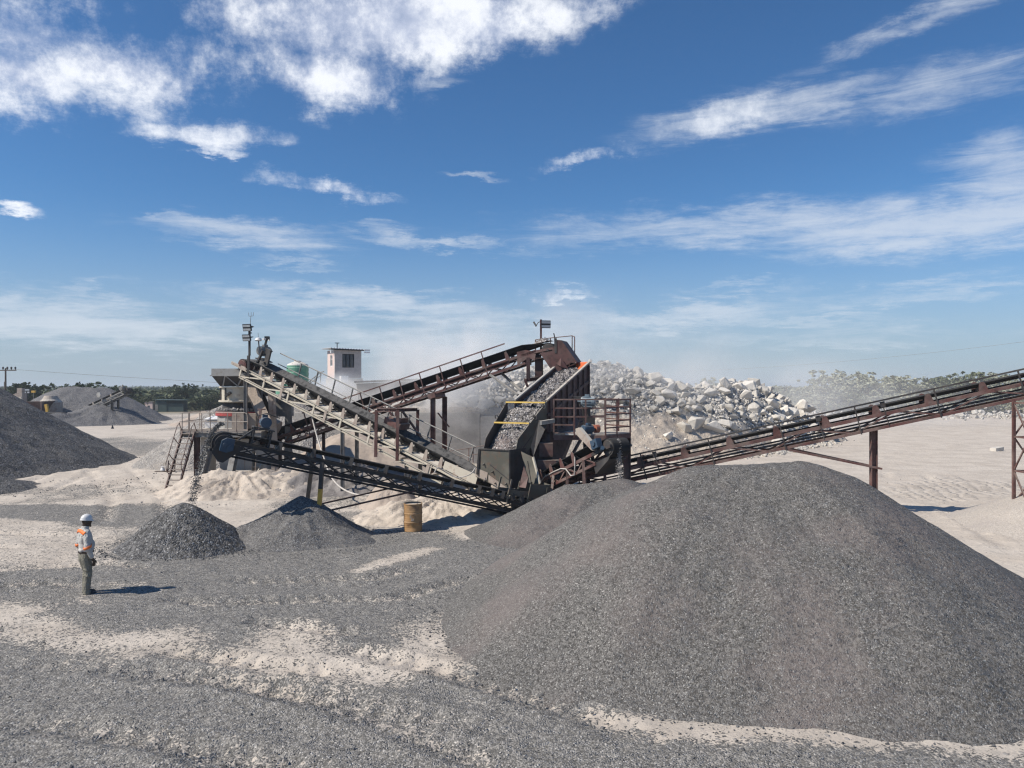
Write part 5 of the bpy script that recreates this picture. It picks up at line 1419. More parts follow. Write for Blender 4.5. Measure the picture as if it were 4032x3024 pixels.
def mast_mid():
    D = 34.3; b = at(2130, 1402, D)
    root = thing('floodlight_mast', 'red pole with one flood lamp and a small side lamp above the screen', 'floodlight mast', b)
    m = MB(); m.bar(b, at(2130, 1258, D), .09, .09, V((1, 0, 0))); m.build('pole', M['red'], root)
    flood(root, at(2149, 1277, D - .1), (.15, -1, -.08), .42, .34, M['black'])
    m = MB(); m.path([at(2128, 1266, D), at(2119, 1270, D), at(2113, 1280, D)], .018); m.build('lamp_arm', M['black'], root)
    m = MB(); m.bar(at(2101, 1267, D), at(2112, 1285, D), .07, .16, V((0, 1, 0))); m.build('side_lamp', M['grey'], root)
mast_mid()
def small_poles():
    D = 36.4
    r = thing('lamp_pole', 'thin pole with a flat white lamp beside the crusher motor', 'lamp pole', at(1024, 1420, D))
    m = MB(); m.tube(at(1024, 1420, D), at(1018, 1340, D), .030); m.tube(at(1018, 1336, D), at(1016, 1310, D), .008); m.build('pole', M['dark'], r)
    m = MB(); m.lathe([(.02, .12), (.10, .10), (.17, .0), (.12, -.05)], at(1017, 1339, D), Z, 14); m.build('lamp_head', M['white'], r)
    D = 36.2
    r = thing('camera_pole', 'short leaning pole with a black box and a white camera above the crusher motor', 'camera pole', at(1039, 1380, D))
    m = MB(); m.bar(at(1039, 1380, D), at(1050, 1336, D), .09); m.build('pole', M['dark'], r)
    m = MB(); m.box(at(1052, 1332, D), .20, .2, .18); m.build('control_box', M['black'], r)
    m = MB(); m.tube(at(1044, 1336, D - .1), at(1036, 1335, D - .25), .05, 10); m.tube(at(1058, 1339, D - .1), at(1061, 1341, D - .15), .03, 8); m.build('camera', M['white'], r)
small_poles()

# ------------------------------------------------------------------ crusher, its deck, ladder and stairs
def crusher():
    cx, cy = -13.2, 37.1
    root = thing('cone_crusher', 'cream cone crusher with a pale square feed hopper and a red band', 'rock crusher', (cx, cy, 2.5))
    def sq(r, z, dx=0): return [V((cx + dx + a * r, cy + b * r, z)) for a, b in ((-1, -1), (1, -1), (1, 1), (-1, 1))]
    m = MB(); r = 1.0
    t, b = sq(r, 5.42, .1), sq(r, 5.10, .1)
    for i in range(4): m.plate([t[i], t[(i + 1) % 4], b[(i + 1) % 4], b[i]], .03)
    m.build('hopper_band', M['lgrey'], root)
    m = MB(); lo = sq(.70, 4.60, .1)
    for i in range(4): m.plate([b[i], b[(i + 1) % 4], lo[(i + 1) % 4], lo[i]], .03)
    m.build('hopper_cone', M['dark'], root)  # cone coloured dark as shaded, the band above light as lit
    m = MB(); bb = sq(r + .04, 5.09, .1)
    for i in range(4): m.bar(bb[i], bb[(i + 1) % 4], .06, .05)
    for f0, f1 in ((.32, .10), (.32, .60), (.75, .60), (.75, .92)): m.bar(b[0].lerp(b[1], f0) - V((0, .04, 0)), lo[0].lerp(lo[1], f1) - V((0, .05, 0)), .05, .05)
    m.build('hopper_brace', M['lgrey'], root)
    m = MB(); m.lathe([(.88, 4.58), (.88, 4.52), (.80, 4.5), (.80, 3.94), (.90, 3.92), (.90, 3.84), (.70, 3.82)], (cx, cy, 0), Z, 32)
    m.build('crusher_bowl', M['crusher'], root, smooth=False)
    m = MB()
    for a in (-2.5, -2.0, -.9): m.box((cx + math.cos(a) * .84, cy + math.sin(a) * .84, 4.2), .05, .05, .62)
    m.bar((cx - .3, cy - .86, 4.12), (cx - .05, cy - .9, 4.3), .14, .10); m.tube((cx - .18, cy - .84, 4.2), (cx - .18, cy - 1.0, 4.2), .07)
    m.build('bowl_lug', M['dark'], root)
    m = MB(); m.lathe([(.72, 3.84), (.74, 3.5), (.98, 3.42), (1.0, 3.30)], (cx, cy, 0), Z, 28); m.build('adjustment_ring', M['dark'], root)
    m = MB(); m.lathe([(1.02, 3.38), (1.04, 3.36), (1.04, 3.2), (1.02, 3.18)], (cx, cy, 0), Z, 28); m.build('red_band', M['redpaint'], root)
    m = MB(); m.lathe([(.98, 3.2), (.98, 2.62), (1.08, 2.60), (1.08, 2.5)], (cx, cy, 0), Z, 10); m.build('main_frame', M['lgrey'], root)
    m = MB(); m.box((cx + .42, cy - .98, 2.98), .62, .35, .80); m.box((cx + .9, cy - .7, 2.95), .5, .5, .7); m.build('counter_box', M['tan'], root)
    m = MB(); m.tube((cx + .6, cy - .5, 2.95), (cx + 1.75, cy - .7, 2.85), .30, 16); m.tube((cx + 1.6, cy - .7, 2.85), (cx + 2.15, cy - .75, 2.6), .36, 16); m.build('drive_shaft_housing', M['tan'], root)
    rnd = np.random.default_rng(4)
    P = [(cx + math.cos(a) * .92 * rnd.uniform(.85, 1.02), cy + math.sin(a) * .92, 3.46 + rnd.uniform(-.02, .05)) for a in rnd.uniform(-3.1, .2, 90)]
    tag(link(stones('spilled_stone', P, rnd.uniform(.05, .13, 90), M['pebble'], 44, 5, 9), 'spilled_stone', None), 'spilled stone lying on the ledge of the cream crusher', 'stones', kind='stuff')
    # slanted dusty chute plates beside the crusher
    c = thing('spillage_chute', 'slanted steel chute crusted with tan dust below the head of the cream conveyor', 'chute', (-11.8, 36.5, 1.2))
    m = MB(); m.plate([at(965, 1532, 36.2), at(1000, 1500, 36.4), at(1066, 1650, 35.6), at(1040, 1690, 35.4), at(1012, 1640, 35.5)], .10); m.build('chute_plate', M['tandirt'], c)
    m = MB(); m.plate([at(995, 1498, 36.6), at(1045, 1560, 36.5), at(1078, 1640, 36.4), at(1078, 1745, 36.4), at(1045, 1700, 36.4), at(1005, 1590, 36.5)], .05); m.build('chute_back', M['dark'], c)
    m = MB(); m.plate([at(1000, 1505, 36.9), at(1080, 1520, 37.0), at(1085, 1560, 37.0), at(1020, 1560, 36.9)], .05); m.build('chute_cover', M['grey'], c)
    m = MB(); m.bar(at(1026, 1610, 35.3), at(1019, 1690, 35.2), .10, .08); m.bar(at(1015, 1612, 35.3), at(1045, 1612, 35.3), .08, .06); m.build('chute_support', M['red'], c)
crusher()
for (x, z0, z1, dx, lab, D) in ((1063, 1545, 1906, 16, 'pale double channel post standing in front of the crusher drive', 36.0), (1128, 1555, 1880, 4, 'dusty grey post behind the pale double channel post', 37.2)):
    a, b = at(x, z0, D), at(x + dx, z1, D); b.z = 0
    m = MB(); m.bar(a, b, .08, .18, V((1, 0, 0)), (0, .0)); m.bar(a + V((.15, .02, 0)), b + V((.15, .02, 0)), .08, .18, V((1, 0, 0)))
    for k in range(6): m.box(a.lerp(b, .08 + k * .17) + V((.075, -.02, 0)), .16, .05, .10)
    m.alone('steel_post', M['tan'] if dx == 16 else M['grey'], lab, 'post')
m = MB()
for x0, x1, y, D in ((1027, 1080, 1542, 36.6),): m.bar(at(x0, y, D), at(x1, y, D), .10, .1)
m.bar(at(1080, 1542, 36.6), at(1082, 1566, 37.5), .08); m.bar(at(1100, 1566, 37.5), at(1100, 1590, 38.1), .08)
for x in (1082, 1124): m.bar(at(x, 1566, 37.5), at(x, 1640, 37.5), .08)
for y in (1566, 1615): m.bar(at(1082, y, 37.5), at(1140, y, 37.5), .08)
m.bar(at(1080, 1600, 38.3), at(1150, 1600, 38.3), .6, 1.0)
m.alone('support_frame', M['grey'], 'grey steel frame behind the two posts at the crusher drive', 'frame')

def deck():
    root = thing('crusher_deck', 'railed steel work deck around the cream crusher on a brown column', 'deck', (-13.8, 37, 0))
    zd = 2.5; x0, x1, y0, y1 = -15.35, -11.6, 35.55, 39.2
    m = MB(); m.box(((x0 + x1) / 2, (y0 + y1) / 2, zd - .03), x1 - x0, y1 - y0, .06); m.build('deck_plate', M['tan'], root)
    m = MB()
    for y in (y0, y1): m.ibeam((x0, y, zd - .16), (x1, y, zd - .16), .10, .2, .015)
    for x in (x0, x1): m.ibeam((x, y0, zd - .16), (x, y1, zd - .16), .10, .2, .015)
    m.build('deck_beam', M['grey'], root)
    m = MB(); r = .024
    def rail_run(pts):
        m.path(pts, r)
    zt = zd + .86
    rail_run([V((x0, y1, zt)), V((x0, y0, zt)), V((-12.35, y0, zt)), V((-12.25, y0, zt - .05)), V((-12.22, y0, zt - .2)), V((-12.22, y0, zd))])
    rail_run([V((x0, y1, zd + .45)), V((x0, y0, zd + .45)), V((-12.22, y0, zd + .45))])
    m.bar(V((x0, y0, zd + .06)), V((-12.2, y0, zd + .06)), .015, .10)
    m.build('deck_railing', M['tan'], root)
    me = MB(); me.tube((0, 0, 0), (0, 0, .86), .024); me = me.mesh('rail_post')
    for x in (-15.25, -14.95, -14.35, -13.95, -13.15, -12.75):
        o = link(me, 'rail_post', M['tan'], root); o.location = V((x, y0, zd)) - offs(root)
    for y in (36.6, 37.8, 39.0):
        o = link(me, 'rail_post', M['tan'], root); o.location = V((x0, y, zd)) - offs(root)
    for (x, y) in ((-14.62, 35.7), (-15.2, 39.0), (-11.8, 39.0)):
        leg(root, V((x, y, zd - .26)), V((x, y, 0)), .20, M['red_dark'])
deck()
# foundations under the crusher: white pier, dark piers, slanted struts
def foundations():
    root = thing('crusher_foundation', 'white and grey concrete piers with slanted steel struts under the crusher deck', 'foundation', (-13, 36.5, 0))
    m = MB(); m.box((-14.45, 36.6, 1.13), .34, 1.0, 2.26); m.build('pier', M['white_conc'], root)
    m = MB(); m.box((-13.0, 37.0, 1.05), 1.5, 1.6, 2.1); m.build('pier', M['concrete'], root, label='wide dark concrete block under the crusher')
    m = MB(); m.box((-11.9, 36.9, .85), .55, .9, 1.7); m.build('pier', M['concrete'], root)
    for a, b in ((at(824, 1762, 34.8), at(782, 1884, 34.1)), (at(924, 1785, 34.9), at(897, 1874, 34.2))):
        m = MB(); m.ibeam(a, V((b.x, b.y, .1)), .26, .30, .03); m.build('strut', M['grey'], root)
    for x, y in ((-13.95, 35.3), (-12.55, 35.4)):
        m = MB(); m.box((x, y, .35), 1.0, .5, .7); m.build('footing', M['concrete'], root)
foundations()
def ladder():
    A0, B0 = V((-15.38, 34.15, .02)), V((-14.82, 34.15, .02)); A1, B1 = V((-15.2, 35.52, 2.52)), V((-14.64, 35.52, 2.52))
    root = thing('access_ladder', 'steep red brown stair ladder with pipe handrails leading up to the crusher deck', 'ladder', (-15.1, 34.3, 0))
    up = (A1 - A0).cross(V((1, 0, 0))).normalized()
    for a, b in ((A0, A1), (B0, B1)):
        m = MB(); m.chan(a, b, .05, .15, .012, up); m.build('stringer', M['red'], root)
    for k in range(11):
        f = (k + .7) / 11.2
        m = MB(); m.box(A0.lerp(A1, f).lerp(B0.lerp(B1, f), .5), .54, .16, .045); m.build('tread', M['tan'], root)
    for a, b, dx in ((A0, A1, -.06), (B0, B1, .06)):
        o = V((dx, 0, 0)); e = up if up.z > 0 else -up; e = V((0, -.45, .30))
        m = MB(); m.path([a.lerp(b, .25) + o, a.lerp(b, .27) + o + e * .6, a.lerp(b, .34) + o + e, a.lerp(b, .98) + o + e, a.lerp(b, 1.05) + o + e * .75 + Z * .05, b + o + e * .35 + Z * .12, b + o + V((0, .05, 0))], .022)
        for f in (.5, .78): m.tube(a.lerp(b, f) + o, a.lerp(b, f) + o + e, .02)
        m.build('handrail', M['red'], root)
ladder()
def small_stair():
    root = thing('small_stair', 'short pale stair with three treads and one thin post below the low conveyor head', 'stair', (-11.4, 36.4, 0))
    A0, B0 = at(965, 1878, 36.0), at(1008, 1885, 35.6); A0.z = B0.z = .45
    A1, B1 = at(999, 1803, 37.0), at(1043, 1808, 36.8)
    for a, b in ((A0, A1), (B0, B1)):
        m = MB(); m.bar(a, b, .05, .14); m.build('stringer', M['cream'], root)
    for f in (.15, .5, .85):
        m = MB(); m.box(A0.lerp(A1, f).lerp(B0.lerp(B1, f), .5), .52, .2, .04); m.build('tread', M['cream'], root)
    for p in (A0, B0):
        m = MB(); m.tube(V((p.x - .05, p.y, 0)), V((p.x - .02, p.y + .05, 1.5)), .025); m.build('post', M['tan'], root)
small_stair()
def white_vehicle():
    root = thing('white_container', 'low white sheet metal box with a sloping lid behind the deck railing', 'container', (-14.3, 38.4, 2.53))
    m = MB(); m.box((-14.35, 38.5, 2.72), 1.7, .9, .38); m.build('body', M['white'], root)
    m = MB(); m.plate([(-15.25, 38.0, 2.94), (-13.5, 38.0, 2.98), (-13.5, 39.0, 3.14), (-15.25, 39.0, 3.05)], .05); m.build('lid', M['white'], root)
    m = MB(); m.box((-14.3, 38.03, 2.86), 1.5, .02, .05); m.build('vent_strip', M['black'], root)
white_vehicle()
def barrier():
    root = thing('small_barrier', 'small rusty two post trestle on a plank left of the stair ladder', 'trestle', at(660, 1825, 41))
    b = at(660, 1825, 41); b.z = 0
    for dx in (0, .36):
        m = MB(); m.tube(b + V((dx, 0, 0)), b + V((dx, .1, .62)), .035); m.build('post', M['red_dark'], root)
    m = MB(); m.bar(b + V((0, 0, .1)), b + V((.36, .1, .5)), .03); m.bar(b + V((.36, 0, .1)), b + V((0, .1, .5)), .03); m.build('cross_brace', M['red_dark'], root)
    m = MB(); m.box(b + V((-.1, -.1, .04)), 1.0, .25, .08); m.build('plank', M['wood'], root)
    m = MB(); m.lathe([(.10, 0), (.12, .06), (.08, .18), (.1, .24)], b + V((-.22, -.1, .08)), Z, 12); m.build('pot', M['white'], root)
barrier()

# ------------------------------------------------------------------ retaining wall, primary hopper, cabin, tank
def walls():
    root = thing('retaining_wall', 'grey concrete wall holding back the boulder heap, with a vertical joint', 'wall', (-6, 46, 0))
    x = -13.0
    for x1 in (-9.0, -4.0, -1.9, -.9):
        h = 3.02 if x1 < -1 else 2.8
        m = MB(); m.box(((x + x1) / 2, 45.95, h / 2), x1 - x - .03, .5, h); m.build('wall_panel', M['concrete'], root); x = x1
    m = MB(); m.box((-5.5, 45.72, 1.86), 9.0, .05, .03); m.build('wall_ledge', M['concrete'], root)
    r = thing('pipe_railing', 'thin rusty pipe railing in front of the concrete wall', 'railing', at(1840, 1800, 40))
    m = MB(); D = 40
    m.path([at(1770, 1776, D), at(1850, 1765, D - .3), at(1908, 1754, D - .6)], .022)
    m.path([at(1770, 1800, D), at(1850, 1792, D - .3), at(1908, 1784, D - .6)], .018); m.build('rail', M['red'], r)
    for x_ in (1772, 1846, 1863, 1905):
        m = MB(); q = at(x_, 1778 - (x_ - 1772) * .17, D - .3 * (x_ - 1772) / 80); m.tube(q, V((q.x, q.y, 0)), .022); m.build('rail_post', M['red'], r)
    r = thing('primary_hopper', 'dust veiled concrete feed bin of the first crusher behind the raised conveyor', 'feed bin', (-7.6, 50, 3))
    m = MB()
    m.hexa([V((-9.6, 48.5, 3.0)), V((-5.9, 48.5, 3.0)), V((-5.9, 51.5, 3.0)), V((-9.6, 51.5, 3.0))], [V((-9.8, 48.4, 4.75)), V((-5.6, 48.4, 4.95)), V((-5.6, 51.6, 4.95)), V((-9.8, 51.6, 4.75))]); m.build('bin_wall', M['greydirt'], r)
    m = MB(); m.bar((-9.9, 48.35, 4.85), (-5.5, 48.35, 5.02), .2, .12); m.build('bin_rim', M['grey'], r)
walls()
def cabin():
    A = at(1318, 1480, 51.5); A.z = 0
    e1, e2 = V((.866, .5, 0)), V((-.5, .866, 0)); W, L = 1.85, 1.7
    z0, z1 = 5.15, 7.02
    root = thing('control_cabin', 'small pink walled control cabin with a white corrugated roof above the dust', 'cabin', (A.x, A.y, 3))
    def q(a, b, z): return V((A.x, A.y, 0)) + e1 * a + e2 * b + Z * z
    def wall(p, d, n, L_, name, mat, holes):
        """one wall with rectangular openings: (a0, a1, zlo, zhi)"""
        m = MB(); t = .14
        xs = sorted({0, L_} | {v for h in holes for v in h[:2]}); zs = sorted({z0, z1} | {v for h in holes for v in h[2:]})
        for i in range(len(xs) - 1):
            for j in range(len(zs) - 1):
                cx, cz = (xs[i] + xs[i + 1]) / 2, (zs[j] + zs[j + 1]) / 2
                if any(h[0] < cx < h[1] and h[2] < cz < h[3] for h in holes): continue
                m.box(p + d * cx + n * (t / 2) + Z * cz, xs[i + 1] - xs[i], t, zs[j + 1] - zs[j], (d, n, Z))
        return m.build(name, mat, root)
    wall(q(0, 0, 0), e1, e2, W, 'front_wall', M['shadewall'], [(.52, 1.35, z0 + .70, z0 + 1.62)])
    wall(q(0, .14, 0), e2, e1, L - .28, 'side_wall', M['pink'], [(.38, .92, z0 + .78, z0 + 1.58)])
    m = MB(); m.box(q(W / 2, L - .07, (z0 + z1) / 2), W, .14, z1 - z0, (e1, e2, Z)); m.build('back_wall', M['shadewall'], root)
    m = MB(); m.box(q(W - .07, L / 2, (z0 + z1) / 2), .14, L - .28, z1 - z0, (e1, e2, Z)); m.build('side_wall', M['shadewall'], root)
    for d, n, p, a0, a1, b0, b1, cols in ((e1, e2, q(0, .05, 0), .52, 1.35, z0 + .70, z0 + 1.62, 3), (e2, e1, q(.05, .14, 0), .38, .92, z0 + .78, z0 + 1.58, 2)):
        m = MB()
        for z in (b0 + .025, b1 - .025): m.box(p + d * (a0 + a1) / 2 + Z * z, a1 - a0, .06, .05, (d, n, Z))
        for k in range(cols + 1): m.box(p + d * (a0 + .02 + (a1 - a0 - .04) * k / cols) + Z * (b0 + b1) / 2, .035, .05, b1 - b0 - .1, (d, n, Z))
        m.box(p + d * (a0 + a1) / 2 + Z * (b0 + (b1 - b0) * .62), a1 - a0, .04, .03, (d, n, Z))
        o = m.build('window_frame', M['black'] if cols == 3 else M['white'], root)
        g = MB(); g.box(p + n * .05 + d * (a0 + a1) / 2 + Z * (b0 + b1) / 2, a1 - a0, .01, b1 - b0, (d, n, Z)); g.build('window_pane', M['glass'], o)
    m = MB(); N = 40; R0, R1 = q(-.35, -.25, z1 + .13), q(W + .25, -.25, z1 + .07)
    vs, fs = [], []
    for k in range(N + 1):
        p = R0.lerp(R1, k / N) + Z * (.03 * math.sin(k * 2.0))
        vs += [p, p + e2 * (L + .5) + Z * .02]
    for k in range(N): fs.append((2 * k, 2 * k + 2, 2 * k + 3, 2 * k + 1))
    m.add(vs, fs); o = m.build('roof', M['galv'], root); md = o.modifiers.new('thickness', 'SOLIDIFY'); md.thickness = .03
    m = MB(); m.bar(q(-.3, -.2, z1 + .04), q(W + .2, -.2, z1 + .0), .06, .08); m.tube(q(.35, .6, z1 + .1), q(.35, .6, z1 + .5), .03); m.bar(q(.2, .6, z1 + .5), q(.5, .6, z1 + .5), .05); m.build('roof_beam', M['dark'], root)
    m = MB(); m.box(q(W + .32, -.25, z1 + .02), .40, .12, .10, (e1, e2, Z)); m.box(q(W + .32, -.25, z1 - .13), .38, .12, .10, (e1, e2, Z)); m.box(q(-.12, .2, z1 - .12), .22, .12, .16, (e1, e2, Z)); m.build('lamp', M['white'], root)
    m = MB(); m.box(q(W / 2, L / 2, (z0 + 3) / 2 - .02), W + .15, L + .15, z0 - 3.0 - .02, (e1, e2, Z)); m.build('base_block', M['concrete'], root)
    m = MB(); m.box(q(.55, -.25, z0 - .08), .5, .35, .42, (e1, e2, Z)); m.build('air_conditioner', M['white'], root)
    m = MB(); m.path([at(1205, 1512, 51), at(1262, 1466, 51), at(1276, 1463, 51)], .03); m.path([at(1213, 1514, 51), at(1267, 1475, 51)], .03)
    for a, b in ((1262, 1466), (1240, 1483), (1222, 1498)): m.tube(at(a, b, 51), at(a, b + 40, 51), .025)
    m.build('stair_rail', M['grey'], root)
    t = thing('water_tank', 'green plastic water tank with a pale domed lid behind the cream conveyor', 'water tank', (at(1172, 1500, 50).x, 50, 3.0))
    c = at(1172, 1500, 50); r = .70; m = MB()
    pr = [(r * .98, 3.0)]
    for k in range(9):
        z = 3.1 + k * .31; pr += [(r, z), (r, z + .20), (r * .975, z + .24), (r * .975, z + .28)]
    pr += [(r * .97, 5.93)]
    m.lathe(pr, (c.x, 50, 0), Z, 32); m.build('tank_body', M['tank'], t)
    m = MB(); m.lathe([(r * .97, 5.93), (r * .90, 6.02), (r * .45, 6.16), (r * .32, 6.18), (r * .32, 6.24), (.02, 6.25)], (c.x, 50, 0), Z, 28); m.build('tank_lid', M['white_conc'], t)
    s = thing('water_tank', 'smaller pale green tank half hidden beside the green water tank', 'water tank', (at(1118, 1500, 52).x, 52, 3))
    m = MB(); m.lathe([(.6, 3.0), (.6, 5.1), (.5, 5.2), (.1, 5.3)], (at(1122, 1500, 52).x, 52, 0), Z, 28); m.build('tank_body', M['tank'], s)
cabin()

# ------------------------------------------------------------------ drum, hoses
def drum():
    p = V((-4.2 + .02, 24.55, -.02)); x = (1626 - 2016) / PX * 24.55; p.x = x
    root = thing('steel_drum', 'dented ochre steel drum with a dusty lid standing alone on the yard', 'drum', p)
    r, h = .292, .88; pr = [(r * .96, 0), (r, .015)]
    for k in range(1, 40):
        z = h * k / 40
        rib = sum(.016 * math.exp(-((z - c) / .016) ** 2) for c in (h * .335, h * .64)) + .003 * math.sin(z * 90)
        pr.append((r + rib, z))
    pr += [(r + .012, h - .01), (r + .012, h + .004), (r - .01, h + .004)]
    m = MB(); m.lathe(pr, p, Z, 40, False)
    o = m.build('drum_body', M['drum'], root, smooth=True)
    for v in o.data.vertices:                                         # dents
        for (a, z, d, s) in ((-1.9, .12, .035, .12), (-1.2, .16, .03, .1), (-2.4, .5, .02, .12), (-1.5, .75, .015, .1)):
            q = V((math.cos(a) * r, math.sin(a) * r, z)); k = (v.co - q).length
            v.co -= V((q.x, q.y, 0)).normalized() * d * math.exp(-(k / s) ** 2)
    m = MB(); m.lathe([(r, h - .02), (r * .6, h - .018), (.01, h - .012)], p, Z, 32); m.tube(p + V((.14, -.1, h - .015)), p + V((.14, -.1, h + .01)), .035); m.build('drum_lid', M['drum_lid'], root)
    m = MB()                                                          # faint pale mark stencilled on its side
    for k in range(6):
        a = -1.62 + .10 * math.sin(k * 1.2); z = .37 + .03 * k
        m.box(p + V((math.cos(a - .02 * (k > 3)) * (r + .002), math.sin(a) * (r + .002), z)), .035, .006, .03)
    m.box(p + V((.045, -(r - .002), .40)), .03, .006, .07); m.box(p + V((.015, -(r + .001), .37)), .06, .006, .02)
    m.build('stencil_mark', M['tan'], root)
drum()
def hoses():
    rnd = random.Random(3)
    def wav(pts, r, name, mat, lab):
        P = [V(p) for p in pts]; out = []
        for i in range(len(P) - 1):
            for k in range(6):
                f = k / 6; p0 = P[max(i - 1, 0)]; p1, p2 = P[i], P[i + 1]; p3 = P[min(i + 2, len(P) - 1)]
                out.append(.5 * ((2 * p1) + (p2 - p0) * f + (2 * p0 - 5 * p1 + 4 * p2 - p3) * f * f + (3 * p1 - p0 - 3 * p2 + p3) * f ** 3))
        out.append(P[-1]); m = MB(); m.path(out, r, 6); m.alone(name, mat, lab, 'hose', smooth=True)
    wav([at(1228, 1640, 33.5), at(1250, 1725, 33.0), at(1275, 1800, 32.2), at(1300, 1870, 31.4), at(1340, 1918, 30.6), at(1400, 1946, 29.6), at(1470, 1950, 29.4)], .035, 'hose', M['hose'], 'pale hose hanging down behind the low conveyor onto the dirt')
    wav([at(1710, 1862, 27.3), at(1725, 1842, 27.6), at(1760, 1862, 27.8), at(1800, 1880, 27.8), at(1850, 1868, 27.8), at(1872, 1842, 28.0)], .022, 'hose', M['hose'], 'pale hose looped under the corner of the olive hopper')
    wav([gr(1590, 1945, .3), gr(1640, 1960, .25), gr(1700, 1970, .2), gr(1770, 1958, .25), gr(1820, 1975, .3), gr(1890, 1995, .15), gr(1960, 2008, .1)], .03, 'hose', M['cable'], 'dark hose lying in loops below the tail of the low conveyor')
    wav([gr(1600, 1938, .3), gr(1660, 1946, .3), gr(1720, 1950, .3), gr(1790, 1955, .3)], .025, 'hose', M['cable'], 'thin dark cable lying on the pale mound by the drum')
    wav([gr(1860, 1992, .1), gr(1900, 1985, .3), gr(1945, 1998, .2), gr(1990, 2005, .15)], .03, 'hose', M['hose'], 'white pipe end lying beneath the tail of the low conveyor')
hoses()

# ------------------------------------------------------------------ far plant at the left
def far_plant():
    c = Conv((-54.5, 95, .9), (-46.3, 92, 4.1), .9)
    root = thing('belt_conveyor', 'small far conveyor rising to the right between two grey stockpiles', 'conveyor', (c.T.x, c.T.y, 0), 'belt conveyors of the crushing plant')
    conv_frame(c, root, M['grey'], -.2, c.L, .40, 1.2, .12, .08, .07, 'W')
    conv_belt(c, root, M['rubber_dusty'], .75, .35, .1, .3)
    conv_idlers(c, root, M['tan'], M['grey'], .75, .33, .1, [1 + k * 1.5 for k in range(5)], .2)
    for s, z in ((7.0, 0),):
        for t in (0, -c.w): a = c.q(s, t, -.4); leg(root, a, V((a.x, a.y, z)), .2, M['dark'])
    braces(root, [(c.q(5.0, 0, -.4), V((c.q(7.0, 0, 0).x, c.q(7, 0, 0).y, 1.2))), (c.q(4.0, 0, -.4), c.q(5.3, 0, -1.2)), (c.q(5.3, 0, -1.2), c.q(5.8, 0, -.4))], .12, M['dark'])
    motor(root, c.q(c.L - .2, .4, .3), -c.sd, .25, .7, M['grey'])
    m = MB(); m.lathe([(.1, 0), (.32, 0), (.32, .12), (.1, .12)], c.q(5.6, .3, .75), c.sd, 16); m.build('drive_wheel', M['lgrey'], root)
    # crusher of the far plant
    r = thing('far_crusher', 'dusty far crusher with an open dark hopper, half hidden by the tall left pile', 'rock crusher', (-58, 96, 0))
    m = MB()
    a, b = at(82, 1582, 92), at(172, 1580, 92)
    lo = [V((a.x + .8, 92.2, 1.0)), V((b.x - .9, 92.2, 1.0)), V((b.x - .9, 94, 1.0)), V((a.x + .8, 94, 1.0))]
    hi = [V((a.x, 91.6, a.z)), V((b.x, 91.6, b.z)), V((b.x, 94.6, b.z)), V((a.x, 94.6, a.z))]
    for i in range(4): m.plate([lo[i], lo[(i + 1) % 4], hi[(i + 1) % 4], hi[i]], .06)
    m.build('hopper', M['red_dark'], r)
    for p in hi:
        m = MB(); m.bar(p, V((p.x, p.y, 0)), .25); m.build('frame_post', M['red_dark'], r)
    m = MB(); q = at(200, 1590, 95); m.lathe([(1.3, 0), (1.3, 2.6), (.9, 3.0), (.7, 3.4)], (q.x, q.y, 0), Z, 20); m.build('crusher_body', M['tan'], r)
    m = MB(); q = at(82, 1555, 95); m.box((q.x, q.y, q.z - 1.0), .9, .9, 2.4); m.box((q.x, q.y, q.z + .5), .6, .6, .7); m.box((q.x - .7, q.y, q.z - .8), .3, .3, 1.8); m.build('drive_box', M['tan'], r)
    m = MB(); q = at(82, 1570, 94.2); m.lathe([(.1, 0), (.22, .0), (.22, .2), (.1, .2)], q, (0, -1, 0), 12); m.build('drive_wheel', M['crusher'], r)
    m = MB(); q = at(187, 1622, 90); m.bar(q, q + Z * .9 - V((.15, 0, 0)), .3); m.build('bracket', M['yellow'], r)
    m = MB(); q = at(205, 1640, 90); m.box((q.x, q.y, q.z), 3.0, 1.2, 1.0); m.bar(q + V((-1, -.6, .5)), q + V((1.5, -.6, .1)), .3); m.build('base_frame', M['dark'], r)
    p = at(105, 1540, 110); r = thing('floodlight_mast', 'far dark lamp mast in front of the left trees', 'floodlight mast', (p.x, p.y, 0))
    m = MB(); m.tube((p.x, p.y, 0), p, .09); m.build('pole', M['dark'], r); flood(r, p, (0, -1, 0), .9, .7, M['black'])
    p = at(132, 1542, 112); r = thing('signal_lamp', 'small pale lamp on a thin mast beside the far lamp mast', 'lamp', (p.x, p.y, 0))
    m = MB(); m.tube((p.x, p.y, 0), p, .05); m.build('pole', M['grey'], r); m = MB(); m.box(p, .5, .3, .3); m.build('lamp_head', M['yellow'], r)
    p = at(164, 1560, 108); r = thing('dust_hood', 'pale pointed metal hood behind the far crusher', 'hood', (p.x, p.y, 0))
    m = MB(); m.hexa([V((p.x - .7, p.y, p.z - 2)), V((p.x + .8, p.y, p.z - 2)), V((p.x + .8, p.y + 1, p.z - 2)), V((p.x - .7, p.y + 1, p.z - 2))], [V((p.x + .1, p.y, p.z)), V((p.x + .3, p.y, p.z)), V((p.x + .3, p.y + 1, p.z)), V((p.x + .1, p.y + 1, p.z))]); m.build('hood_cover', M['white'], r)
    m = MB(); m.tube(p + Z * .0, p + V((.1, 0, -3)), .06); m.build('post', M['grey'], r)
    # shed and shelter
    D = 137; a = at(612, 1622, D); b = at(724, 1575, D); x0, x1 = a.x, b.x
    r = thing('green_shed', 'dark green sheet metal shed with an open shaded front by the bush', 'shed', ((x0 + x1) / 2, D, 0))
    m = MB(); h = 2.0
